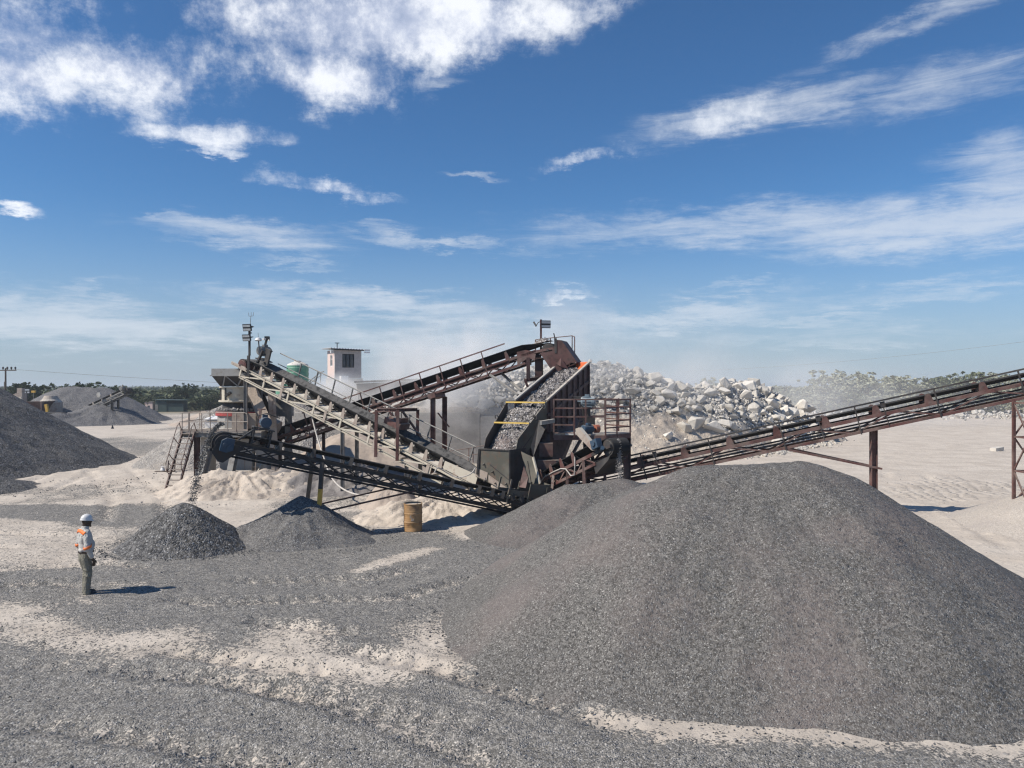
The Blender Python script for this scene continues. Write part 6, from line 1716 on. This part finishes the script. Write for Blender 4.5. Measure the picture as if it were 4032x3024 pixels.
    m.box(((x0 + x1) / 2, D + 1.5, h / 2), x1 - x0, .08, h); m.box((x0, D + .75, h / 2), .08, 1.5, h); m.box((x0 + 1.0, D, h / 2), 2.0, .08, h)
    m.box(((x0 + x1) / 2 + .8, D + .1, h * .38), x1 - x0 - 1.8, .06, h * .75); m.build('shed_wall', M['shed'], r)
    m = MB(); m.plate([(x0 - .2, D - .3, h + .12), (x1 + .2, D - .3, h + .06), (x1 + .2, D + 1.8, h + .12), (x0 - .2, D + 1.8, h + .2)], .06); m.build('shed_roof', M['shed'], r)
    m = MB(); m.box((x0 + .25, D - .06, .75), .5, .03, 1.1); m.build('door', M['grey'], r)
    p = at(585, 1610, D); r = thing('white_hut', 'small off white hut with one dark window left of the green shed', 'hut', (p.x, D, 0))
    m = MB(); m.box((p.x, D + .6, .85), 1.4, 1.2, 1.75); m.build('hut_wall', M['pink'], r); m = MB(); m.box((p.x, D - .01, .95), .4, .03, .35); m.build('window', M['glass'], r); m = MB(); m.box((p.x, D + .6, 1.77), 1.6, 1.4, .08); m.build('hut_roof', M['grey'], r)
    p = at(516, 1586, 115); r = thing('white_board', 'small white board on two posts behind the low far stockpile', 'board', (p.x, 115, 0))
    m = MB(); m.box(p, .55, .05, .25); m.build('panel', M['white'], r); m = MB(); m.tube((p.x - .2, 115.05, 0), (p.x - .2, 115.05, p.z), .03); m.tube((p.x + .2, 115.05, 0), (p.x + .2, 115.05, p.z), .03); m.build('posts', M['grey'], r)
    p = at(1238 - 1000 + 602, 1580, 100)
    p = at(443, 1684, PX * EYE / 168); m = MB(); m.lathe([(.16, 0), (.10, .2), (.03, .4)], (p.x, p.y, 0), Z, 8); m.alone('marker_cone', M['black'], 'tiny dark marker cone on the sand strip in front of the far stockpiles', 'cone')
    # power line
    D = 125; t = at(22, 1452, D)
    def pole(x, y, top, lab):
        r = thing('utility_pole', lab, 'utility pole', (x, y, 0))
        m = MB(); m.tube((x, y, 0), (x, y, top), .17, 10, .12); m.build('pole', M['wood'], r)
        m = MB(); m.bar((x - 1.8, y - .1, top - .35), (x + 1.8, y - .1, top - .35), .14, .16); m.build('crossarm', M['wood'], r)
        for k in (-1.65, -1.0, -.35, .35, 1.0, 1.65):
            q = MB(); q.lathe([(.05, 0), (.09, .12), (.14, .2), (.14, .42), (.05, .5)], (x + k, y - .1, top - .26), Z, 8); q.build('insulator', M['dark'], r)
        m = MB(); m.tube((x - .5, y + .3, 0), (x - .35, y + .2, top - 2.2), .05); m.build('stay_pipe', M['grey'], r)
    pole(t.x, D, t.z + .1, 'wooden power pole with six insulators at the far left edge')
    q = at(4075, 1340, 150); pole(q.x, 150, q.z, 'wooden power pole just past the right edge')
    for a, b, sag, lab in ((at(22, 1452, 125), at(1500, 1532, 150), .4, 'thin power wire sagging from the left pole towards the crusher'), (at(2700, 1462, 190), q, .9, 'thin power wire in the sky above the right hand bush')):
        m = MB(); m.path([a.lerp(b, k / 14) - Z * (sag * 4 * (k / 14) * (1 - k / 14)) for k in range(15)], .022, 4); m.alone('power_wire', M['grey'], lab, 'wire', smooth=True)
far_plant()

# ------------------------------------------------------------------ trees and bush
def leaf_cloud(rnd, centres, n_per, size, squash=.75):
    """many small leaf sprays around clump centres -> verts, quads"""
    cs = np.repeat(np.array([c[:3] for c in centres]), n_per, 0); rs = np.repeat(np.array([c[3] for c in centres]), n_per)
    n = len(cs)
    d = rnd.normal(size=(n, 3)); d /= np.linalg.norm(d, axis=1)[:, None]
    p = cs + d * (rs * rnd.random(n) ** .45)[:, None] * np.array([1, 1, squash])
    a = rnd.normal(size=(n, 3)); a[:, 2] *= .5; a /= np.linalg.norm(a, axis=1)[:, None]
    b = np.cross(a, rnd.normal(size=(n, 3))); b /= np.linalg.norm(b, axis=1)[:, None]
    s = size * rnd.uniform(.5, 1.3, n)[:, None]
    a = a * s; b = b * s * .55
    v = np.stack([p - a - b * .3, p - b, p + a + b * .2, p + b], 1).reshape(-1, 3)
    return v, np.arange(n * 4).reshape(n, 4)
def tree_protos(seed, kind):
    """(trunk mesh, crown mesh) of a savanna tree one metre-unit scaled: height h, flat irregular crown"""
    rnd = np.random.default_rng(seed); h = 5.0
    m = MB(); cl = []
    limbs = 5 if kind != 'bush' else 7
    base = V((0, 0, 0)); fork = V((rnd.uniform(-.3, .3), rnd.uniform(-.3, .3), h * (.28 if kind != 'bush' else .06)))
    m.path([base, base.lerp(fork, .5) + V((.08, 0, 0)), fork], .15, 7)
    for k in range(limbs):
        a = 2 * math.pi * k / limbs + rnd.uniform(-.5, .5)
        rr = rnd.uniform(1.2, 2.5); zz = h * rnd.uniform(.55, .92) if kind != 'bush' else h * rnd.uniform(.25, .85)
        tip = V((math.cos(a) * rr, math.sin(a) * rr, zz)); mid = fork.lerp(tip, .5) + V((rnd.uniform(-.3, .3), rnd.uniform(-.3, .3), .35))
        m.path([fork, mid, tip], .07, 5)
        for _ in range(20):
            o = rnd.normal(0, .95, 3); o[2] *= .36
            cl.append((tip.x + o[0], tip.y + o[1], max(.5, tip.z + o[2]), rnd.uniform(.18, .5)))
        cl.append((mid.x, mid.y, mid.z + .3, rnd.uniform(.3, .6)))
    for _ in range(40): cl.append((rnd.normal(0, 1.2), rnd.normal(0, 1.2), h * rnd.uniform(.40, .85), rnd.uniform(.2, .55)))
    if kind == 'bush':
        for _ in range(60): cl.append((rnd.normal(0, 1.3), rnd.normal(0, 1.3), rnd.uniform(.4, 3.4), rnd.uniform(.25, .6)))
    v, f = leaf_cloud(rnd, cl, 26, .19, .55)
    return m.mesh('trunk', smooth=True), (v, f)
PROT = {}
for kind in ('tree', 'bush'):
    for k in range(4):
        tr, (v, f) = tree_protos(900 + k + (50 if kind == 'bush' else 0), kind)
        tr.materials.append(M['bark'])
        PROT[kind, k] = (tr, {nm: np_mesh('crown', v, f, M[nm], False) for nm in ('leaf', 'leaf_mid', 'leaf_pale')})
def tree(x, y, h, w, kind, k, leafm, label, group, rz=0.0, z=0.0):
    root = thing('savanna_tree' if kind == 'tree' else 'thorn_bush', label, 'tree' if kind == 'tree' else 'bush', (x, y, z), group)
    tr, cr = PROT[kind, k % 4]
    for me, nm in ((tr, 'trunk'), (cr[leafm], 'crown')):
        o = link(me, nm, None, root); o.scale = (w / 5, w / 5, h / 5); o.rotation_euler = (0, 0, rz)
rt = random.Random(17)
GL, GR_ = 'trees in front of the left horizon', 'dusty trees beyond the yard on the right'
for (sx, top, D, wpx, kind, lab) in ((82, 1502, 128, 80, 'bush', 'broad dark tree at the left edge behind the far crusher'), (130, 1505, 132, 70, 'bush', 'flat topped dark tree right beside the broad dark one at the left edge'), (300, 1497, 128, 100, 'bush', 'big round dark tree rising behind the rounded far stockpile'),
                                     (400, 1521, 140, 60, 'bush', None), (465, 1520, 145, 55, 'bush', None), (500, 1518, 150, 60, 'tree', None), (545, 1528, 150, 60, 'bush', None), (610, 1530, 160, 70, 'bush', None), (660, 1528, 165, 60, 'tree', None), (730, 1516, 150, 70, 'tree', 'taller tree on the horizon above the right end of the green shed'),
                                     (780, 1528, 160, 70, 'bush', None), (830, 1530, 165, 70, 'bush', None), (440, 1545, 125, 60, 'bush', None), (570, 1555, 140, 50, 'bush', None), (640, 1555, 146, 50, 'bush', None), (700, 1550, 148, 60, 'bush', None), (770, 1560, 145, 60, 'bush', None), (215, 1530, 130, 60, 'bush', None), (180, 1545, 122, 50, 'bush', None), (-30, 1515, 120, 70, 'bush', None), (30, 1530, 118, 60, 'bush', None),
                                     (500, 1560, 130, 50, 'bush', None), (540, 1572, 128, 46, 'bush', None), (820, 1560, 140, 60, 'bush', None), (860, 1540, 150, 70, 'bush', None)):
    t = at(sx, top, D); w = wpx / PX * D
    tree(t.x, D, t.z, w * 1.15, kind, rt.randrange(4), 'leaf' if lab or rt.random() < .5 else 'leaf_mid', lab or 'dark green thorn bush in the belt before the left horizon', GL, rt.uniform(0, 6))
for (sx, top, D, wpx, kind, lab) in ((2835, 1480, 120, 95, 'tree', 'lone dust veiled tree standing above the boulder heap'), (3330, 1456, 128, 150, 'tree', 'tallest tree of the right hand bush, above the long conveyor'), (3270, 1490, 120, 130, 'tree', None), (3420, 1478, 124, 150, 'tree', None),
                                     (3550, 1484, 130, 150, 'tree', None), (3660, 1480, 140, 130, 'tree', None), (3740, 1458, 135, 140, 'tree', 'pale crowned tree just left of where the long conveyor leaves the photo'), (3840, 1468, 140, 150, 'tree', None), (3930, 1490, 130, 140, 'tree', None), (4040, 1490, 132, 150, 'tree', None),
                                     (3180, 1502, 135, 120, 'bush', None), (3100, 1510, 140, 130, 'bush', None), (3020, 1512, 150, 130, 'bush', None), (2950, 1515, 155, 120, 'bush', None), (2880, 1517, 160, 120, 'bush', None), (2740, 1518, 160, 130, 'bush', None), (2660, 1520, 165, 120, 'bush', None),
                                     (3240, 1540, 118, 110, 'bush', None), (3340, 1530, 116, 120, 'bush', None), (3450, 1540, 118, 120, 'bush', None), (3560, 1530, 122, 120, 'bush', None), (3680, 1535, 126, 120, 'bush', None), (3800, 1530, 128, 130, 'bush', None), (3900, 1535, 130, 120, 'bush', None), (3160, 1548, 122, 90, 'bush', None), (4020, 1545, 126, 100, 'bush', None), (3080, 1545, 130, 90, 'bush', None),
                                     (3300, 1515, 140, 120, 'tree', None), (3500, 1505, 145, 130, 'tree', None), (3620, 1510, 150, 130, 'tree', None), (3770, 1505, 150, 130, 'tree', None), (3980, 1510, 150, 130, 'tree', None)):
    t = at(sx, top, D); w = wpx / PX * D
    tree(t.x, D, max(2.0, t.z * .94), w * 1.15, kind, rt.randrange(4), 'leaf_pale' if rt.random() < .8 else 'leaf_mid', lab or ('pale dusty acacia in the bush beyond the yard' if kind == 'tree' else 'dusty low bush in the thicket beyond the yard'), GR_, rt.uniform(0, 6))
def bushland():
    rnd = np.random.default_rng(77)
    VV, FF, base = [], [], 0
    for i in range(2600):
        left = rnd.random() < .6
        D = 150 + 1350 * rnd.random() ** 2.0 if left else 165 + 900 * rnd.random() ** 2.2
        sx = rnd.uniform(-250, 1500) if left else rnd.uniform(1500, 4300)
        x = (sx - 2016) / PX * D; s = rnd.uniform(.8, 1.25) * (1 + D / 1400)
        hh = rnd.uniform(2.2, 4.2) if left else rnd.uniform(2.5, 5.0)
        cl = [(x + rnd.normal(0, 1.6 * s), D + rnd.normal(0, 1.6 * s), hh * rnd.uniform(.3, .8), rnd.uniform(.8, 1.3) * s) for _ in range(4)]
        v, f = leaf_cloud(rnd, cl, 14, .42 * (1 + D / 500))
        VV.append(v); FF.append(f + base); base += len(v)
    tag(link(np_mesh('bushland', np.concatenate(VV), np.concatenate(FF), M['leaf_mid'], False), 'bushland', None), 'flat green bushland stretching to the horizon', 'bush', kind='stuff')
bushland()
def berm():
    rnd = np.random.default_rng(31); P, Sz = [], []
    for _ in range(900):
        x = rnd.uniform(26, 110); y = 112 + rnd.normal(0, 3)
        P.append((x, y, abs(rnd.normal(0, .5)))); Sz.append(rnd.uniform(.15, .6))
    tag(link(stones('rubble_bank', P, Sz, M['rock'], 32), 'rubble_bank', None), 'low bank of pale rubble along the far side of the sand yard', 'rubble', kind='stuff')
    rnd = np.random.default_rng(35); P, Sz = [], []
    for _ in range(260):
        x = rnd.uniform(13, 26); P.append((x, np.interp(x, TOE_X, TOE_Y) - abs(rnd.normal(0, .8)), .05)); Sz.append(rnd.uniform(.06, .26))
    tag(link(stones('fallen_stones', P, Sz, M['rock'], 36), 'fallen_stones', None), 'small stones fallen at the right foot of the boulder heap', 'stones', kind='stuff')
berm()
m = MB(); q = gr(3925, 1775); m.box(q + Z * .12, .75, .5, .24, (V((.9, .3, .1)).normalized(), V((-.3, .9, 0)).normalized(), Z)); m.alone('stone_block', M['rock'], 'single flat block lying on the open sand at the right', 'block')

# ------------------------------------------------------------------ the man
def person():
    base = gr(338, 2347); z0 = .02
    hd = math.atan2(.72, .69)
    root = thing('person', 'man in white helmet, pale shirt with orange bands and grey trousers, standing', 'person', (base.x, base.y, z0), None, hd)
    def remesh(o, vox, sm=3, it=.5):
        r = o.modifiers.new('join', 'REMESH'); r.mode = 'VOXEL'; r.voxel_size = vox; r.use_smooth_shade = True
        s = o.modifiers.new('smooth', 'SMOOTH'); s.factor = it; s.iterations = sm
        return o
    def limb(m, pts):
        for (p, r), (q, s) in zip(pts[:-1], pts[1:]):
            m.tube(p, q, r, 12, s); m.ball(q, s, s, s)
        p, r = pts[0]; m.ball(p, r, r, r)
    # body, x forward, y to his left
    b = MB()
    HZ = 1.60
    b.ball((.015, 0, HZ + .035), .098, .076, .112, 18, 12); b.ball((.035, 0, HZ - .045), .072, .058, .075, 16, 10)     # skull, jaw
    b.ball((.112, 0, HZ - .005), .020, .014, .022); b.ball((.100, 0, HZ - .052), .014, .024, .009); b.ball((.092, 0, HZ - .095), .022, .026, .02)   # nose, mouth, chin
    for s in (1, -1):
        b.ball((0.0, s * .078, HZ), .026, .012, .034); b.ball((.088, s * .032, HZ + .022), .013, .014, .009); b.ball((.09, s * .032, HZ + .042), .016, .024, .008)
    limb(b, [((-.01, 0, HZ - .03), .056), ((-.025, 0, 1.45), .060)])
    limb(b, [((-.02, 0, 1.40), .10), ((0, 0, 1.15), .13), ((0, 0, .95), .13)])
    for s in (1, -1):
        sh, elb, wr = V((-.03, s * .19, 1.39)), V((-.045, s * .260, 1.10)), V((.045, s * .250, .845))
        limb(b, [(sh, .052), (elb, .040), (wr, .028)])
        hand = wr + V((.035, -s * .01, -.055))
        limb(b, [(wr, .027), (hand, .034)])
        b.ball(hand + V((.012, 0, -.03)), .036, .020, .048)
        for k, (ln, dx) in enumerate(((.070, .036), (.080, .014), (.074, -.008), (.058, -.028))):
            k0 = hand + V((dx, 0, -.065)); k1 = k0 + V((.004, -s * .012, -ln * .5)); k2 = k1 + V((-.004, -s * .022, -ln * .42))
            limb(b, [(k0, .0095), (k1, .0088), (k2, .0075)])
        t0 = hand + V((.040, -s * .006, -.015)); limb(b, [(t0, .012), (t0 + V((.022, -s * .012, -.032)), .0105), (t0 + V((.026, -s * .02, -.062)), .009)])
        fx = .05 if s > 0 else 0.0
        limb(b, [((-.01, s * .085, .90), .075), ((.02 + fx * .5, s * .095, .50), .045), ((-.01 + fx, s * .105, .08), .034)])
        limb(b, [((-.02 + fx, s * .106, .06), .032), ((.09 + fx, s * .115, .045), .028)])
    remesh(b.build('body', M['skin'], root, local=True), .0075, 2)
    # shirt
    m = MB()
    def ell(z, rx, ry, x=0.0): return [V((x + math.cos(a * math.pi / 8) * rx, math.sin(a * math.pi / 8) * ry, z)) for a in range(16)]
    secs = [ell(.955, .135, .170, .0), ell(.985, .150, .182, .005), ell(1.03, .148, .182, .01), ell(1.15, .140, .180, .0), ell(1.28, .135, .192, -.01), ell(1.37, .118, .195, -.02), ell(1.435, .085, .135, -.025), ell(1.475, .072, .075, -.022)]
    bse = [p for s in secs for p in s]; fs = [(i * 16 + k, i * 16 + (k + 1) % 16, (i + 1) * 16 + (k + 1) % 16, (i + 1) * 16 + k) for i in range(len(secs) - 1) for k in range(16)]
    m.add(bse, fs + [tuple(range(16))[::-1], tuple(range(len(bse) - 16, len(bse)))])
    for s in (1, -1):
        limb(m, [((-.03, s * .165, 1.385), .082), ((-.04, s * .215, 1.30), .079), ((-.047, s * .263, 1.10), .066), ((.035, s * .252, .875), .050)])
        limb(m, [((-.052, s * .268, 1.13), .074), ((-.05, s * .268, 1.05), .066)])
        m.ball((-.005, s * .262, 1.02), .07, .06, .05)                 # folds above the wrist and at the elbow
    m.lathe([(.078, 0), (.075, .05), (.068, .075)], (-.018, 0, 1.445), V((.12, 0, 1)), 18)
    m.ball((.09, .05, 1.02), .09, .10, .06); m.ball((-.11, -.05, 1.0), .05, .09, .045); m.ball((-.09, .09, 1.22), .06, .05, .12); m.ball((-.085, -.10, 1.25), .06, .05, .12); m.ball((.11, 0, 1.10), .07, .12, .12)
    remesh(m.build('shirt', M['shirt'], root, local=True), .011, 3)
    # trousers
    m = MB()
    limb(m, [((0, 0, .955), .118), ((-.012, 0, .86), .12)])
    for s in (1, -1):
        fx = .05 if s > 0 else 0.0
        limb(m, [((-.02, s * .075, .90), .108), ((-.015, s * .085, .80), .108), ((.025 + fx * .5, s * .095, .50), .078), ((.0 + fx * .7, s * .10, .36), .078), ((-.02 + fx, s * .105, .13), .072), ((-.015 + fx, s * .105, .065), .078)])
        for z, r in ((.19, .081), (.27, .076), (.44, .083), (.57, .086), (.115, .083)): m.lathe([(.02, -.016), (r, -.004), (r, .006), (.02, .018)], (.0 + fx * .75, s * .102, z), V((.2, .15 * s, 1)), 14)
    m.ball((-.02, -.155, .82), .06, .035, .09)
    remesh(m.build('trousers', M['trousers'], root, local=True), .011, 3)
    for s in (1, -1):
        fx = .05 if s > 0 else 0.0; m = MB()
        m.ball((.04 + fx, s * .112, .045), .145, .052, .05, 16, 10); m.ball((.11 + fx, s * .118, .04), .075, .052, .045, 14, 8); m.tube((-.03 + fx, s * .105, .02), (-.03 + fx, s * .105, .12), .055, 12); m.box((.035 + fx, s * .112, .012), .27, .095, .03)
        remesh(m.build('boot', M['boot'], root, local=True), .010, 2)
    m = MB(); m.add([V((.003 + math.cos(a * math.pi / 12) * rr * .80, math.sin(a * math.pi / 12) * rr, z)) for z, rr in ((.945, .176), (.985, .178)) for a in range(24)], [(k, (k + 1) % 24, 24 + (k + 1) % 24, 24 + k) for k in range(24)])
    o = m.build('belt', M['belt'], root, local=True); md = o.modifiers.new('t', 'SOLIDIFY'); md.thickness = .012; md.offset = 1
    # helmet: ridged shell and a brim longer at the front
    m = MB(); tl = V((.10, 0, 1)).normalized(); fx_ = V((1, 0, -.10)).normalized(); ly = V((0, 1, 0)); c = V((.012, 0, HZ + .055))
    NB, NA = 9, 32; vs, fs = [], []
    for i in range(NB + 1):
        th = math.pi / 2 * i / NB
        for k in range(NA):
            a = 2 * math.pi * k / NA
            rg = 1 + (.035 if abs(math.sin(a)) < .16 or i == 0 else 0) * (1 if i < NB - 1 else 0)
            vs.append(c + fx_ * (math.cos(a) * .122 * math.sin(th) * rg) + ly * (math.sin(a) * .100 * math.sin(th)) + tl * (.122 * math.cos(th) * (1.03 if rg > 1 else 1)))
    for i in range(NB):
        for k in range(NA): fs.append((i * NA + k, (i + 1) * NA + k, (i + 1) * NA + (k + 1) % NA, i * NA + (k + 1) % NA))
    for k in range(NA):
        a = 2 * math.pi * k / NA; e = .012 + .034 * max(0, math.cos(a)) ** 2
        vs.append(c + fx_ * (math.cos(a) * (.122 + e)) + ly * (math.sin(a) * (.100 + e * .8)) - tl * (.012 + .010 * max(0, math.cos(a))))
    b0 = NB * NA; b1 = (NB + 1) * NA
    for k in range(NA): fs.append((b0 + k, b1 + k, b1 + (k + 1) % NA, b0 + (k + 1) % NA))
    m.add(vs, fs); o = m.build('helmet', M['helmet'], root, smooth=True, local=True); md = o.modifiers.new('t', 'SOLIDIFY'); md.thickness = .006
    # orange bands: across the shoulders at the back, and round the elbows
    def strip(name, pts, w, mat, nrm):
        m = MB(); vs, fs = [], []
        for i, p in enumerate(pts):
            p = V(p); d = (V(pts[min(i + 1, len(pts) - 1)]) - V(pts[max(i - 1, 0)])).normalized(); n = V(nrm(p)).normalized(); s = d.cross(n).normalized() * (w / 2)
            vs += [p - s + n * .004, p + s + n * .004]
        for i in range(len(pts) - 1): fs.append((2 * i, 2 * i + 1, 2 * i + 3, 2 * i + 2))
        m.add(vs, fs); o = m.build(name, mat, root, smooth=True, local=True)
        md = o.modifiers.new('wrap', 'SHRINKWRAP'); md.target = bpy.data.objects['shirt']; md.wrap_method = 'NEAREST_SURFACEPOINT'; md.wrap_mode = 'ABOVE_SURFACE'; md.offset = .010
        md = o.modifiers.new('t', 'SOLIDIFY'); md.thickness = .004; md.offset = 1
    for dx, wd, mt in ((0, .078, M['tape']),):
        pts = [(-.115 + .035 * abs(u) ** 2, u * .21, 1.425 - .055 * abs(u) ** 1.6) for u in [k / 12 - 1 for k in range(25)]]
        strip('safety_band', pts, wd, mt, lambda p: (-.75, p.y * 1.4, .75))
    for s in (1, -1):
        cc = V((-.048, s * .268, 1.10))
        for dz, wd, mt in ((.0, .055, M['tape']),):
            pts = [(cc.x + math.cos(a) * .083, cc.y + math.sin(a) * .083, cc.z + dz + math.cos(a) * .035) for a in [k * math.pi / 12 for k in range(25)]]
            strip('safety_band', pts, wd, mt, lambda p, cc=cc: (p.x - cc.x, p.y - cc.y, .0))
person()

# ------------------------------------------------------------------ dust in the air
def dust(name, label, c, r, dens, sc, lo, hi, seed, col=(.97, .965, .955)):
    m = MB(); m.ball(c, *r, 24, 14); 
    mt, nt, b = new_mat(name); nt.nodes.remove(b)
    out = nt.nodes['Material Output']
    vol = nt.nodes.new('ShaderNodeVolumePrincipled'); vol.inputs['Color'].default_value = (*col, 1); vol.inputs['Anisotropy'].default_value = .0
    tc = nt.nodes.new('ShaderNodeTexCoord').outputs['Object']
    mp = nt.nodes.new('ShaderNodeMapping'); mp.inputs['Location'].default_value = (seed * 3.7, seed * 1.3, 0); nt.links.new(tc, mp.inputs['Vector'])
    n = noise(nt, mp.outputs[0], sc, 4, .62, dist=.4)
    sp = nt.nodes.new('ShaderNodeVectorMath'); sp.operation = 'DIVIDE'; nt.links.new(tc, sp.inputs[0]); sp.inputs[1].default_value = r
    ln = nt.nodes.new('ShaderNodeVectorMath'); ln.operation = 'LENGTH'; nt.links.new(sp.outputs[0], ln.inputs[0])
    fall = S(nt, ln.outputs['Value']).step(.25, .98, 1.0, 0.0)
    d = n.step(lo, hi) * fall * dens
    nt.links.new(d.s, vol.inputs['Density'])
    nt.links.new(vol.outputs[0], out.inputs['Volume'])
    mt.cycles.volume_sampling = 'DISTANCE'
    c = V(c); o = link(m.mesh(name, c), name, mt); o.location = c
    return tag(o, label, 'dust', None, 'stuff')
dust('dust_cloud', 'thick pale dust billowing from the first crusher beside the control cabin', (-4.4, 47.4, 4.4), (6.2, 5.0, 5.4), .62, .30, .36, .66, 1)
dust('dust_cloud', 'thin dust drifting over the boulder heap behind the screen', (5, 54, 6.5), (15, 6, 6.4), .16, .20, .34, .70, 5)
dust('dust_cloud', 'low bank of dust hiding the foot of the control cabin', (-10.2, 49.4, 3.9), (4.6, 2.3, 1.9), 1.6, .35, .28, .62, 3)
dust('dust_cloud', 'thin dust hanging over the bush and sand on the right', (32, 92, 3.0), (36, 20, 7.0), .042, .09, .30, .70, 9)

def haze():
    m = MB(); m.box((0, 1900, 6.5), 5600, 4600, 17)
    mt, nt, b = new_mat('haze'); nt.nodes.remove(b)
    vol = nt.nodes.new('ShaderNodeVolumePrincipled'); vol.inputs['Color'].default_value = (.78, .86, .95, 1); vol.inputs['Density'].default_value = .0004; vol.inputs['Anisotropy'].default_value = .2
    nt.links.new(vol.outputs[0], nt.nodes['Material Output'].inputs['Volume'])
    o = link(m.mesh('haze'), 'haze', mt); tag(o, 'thin blue haze over the plain', 'haze', None, 'stuff')
haze()
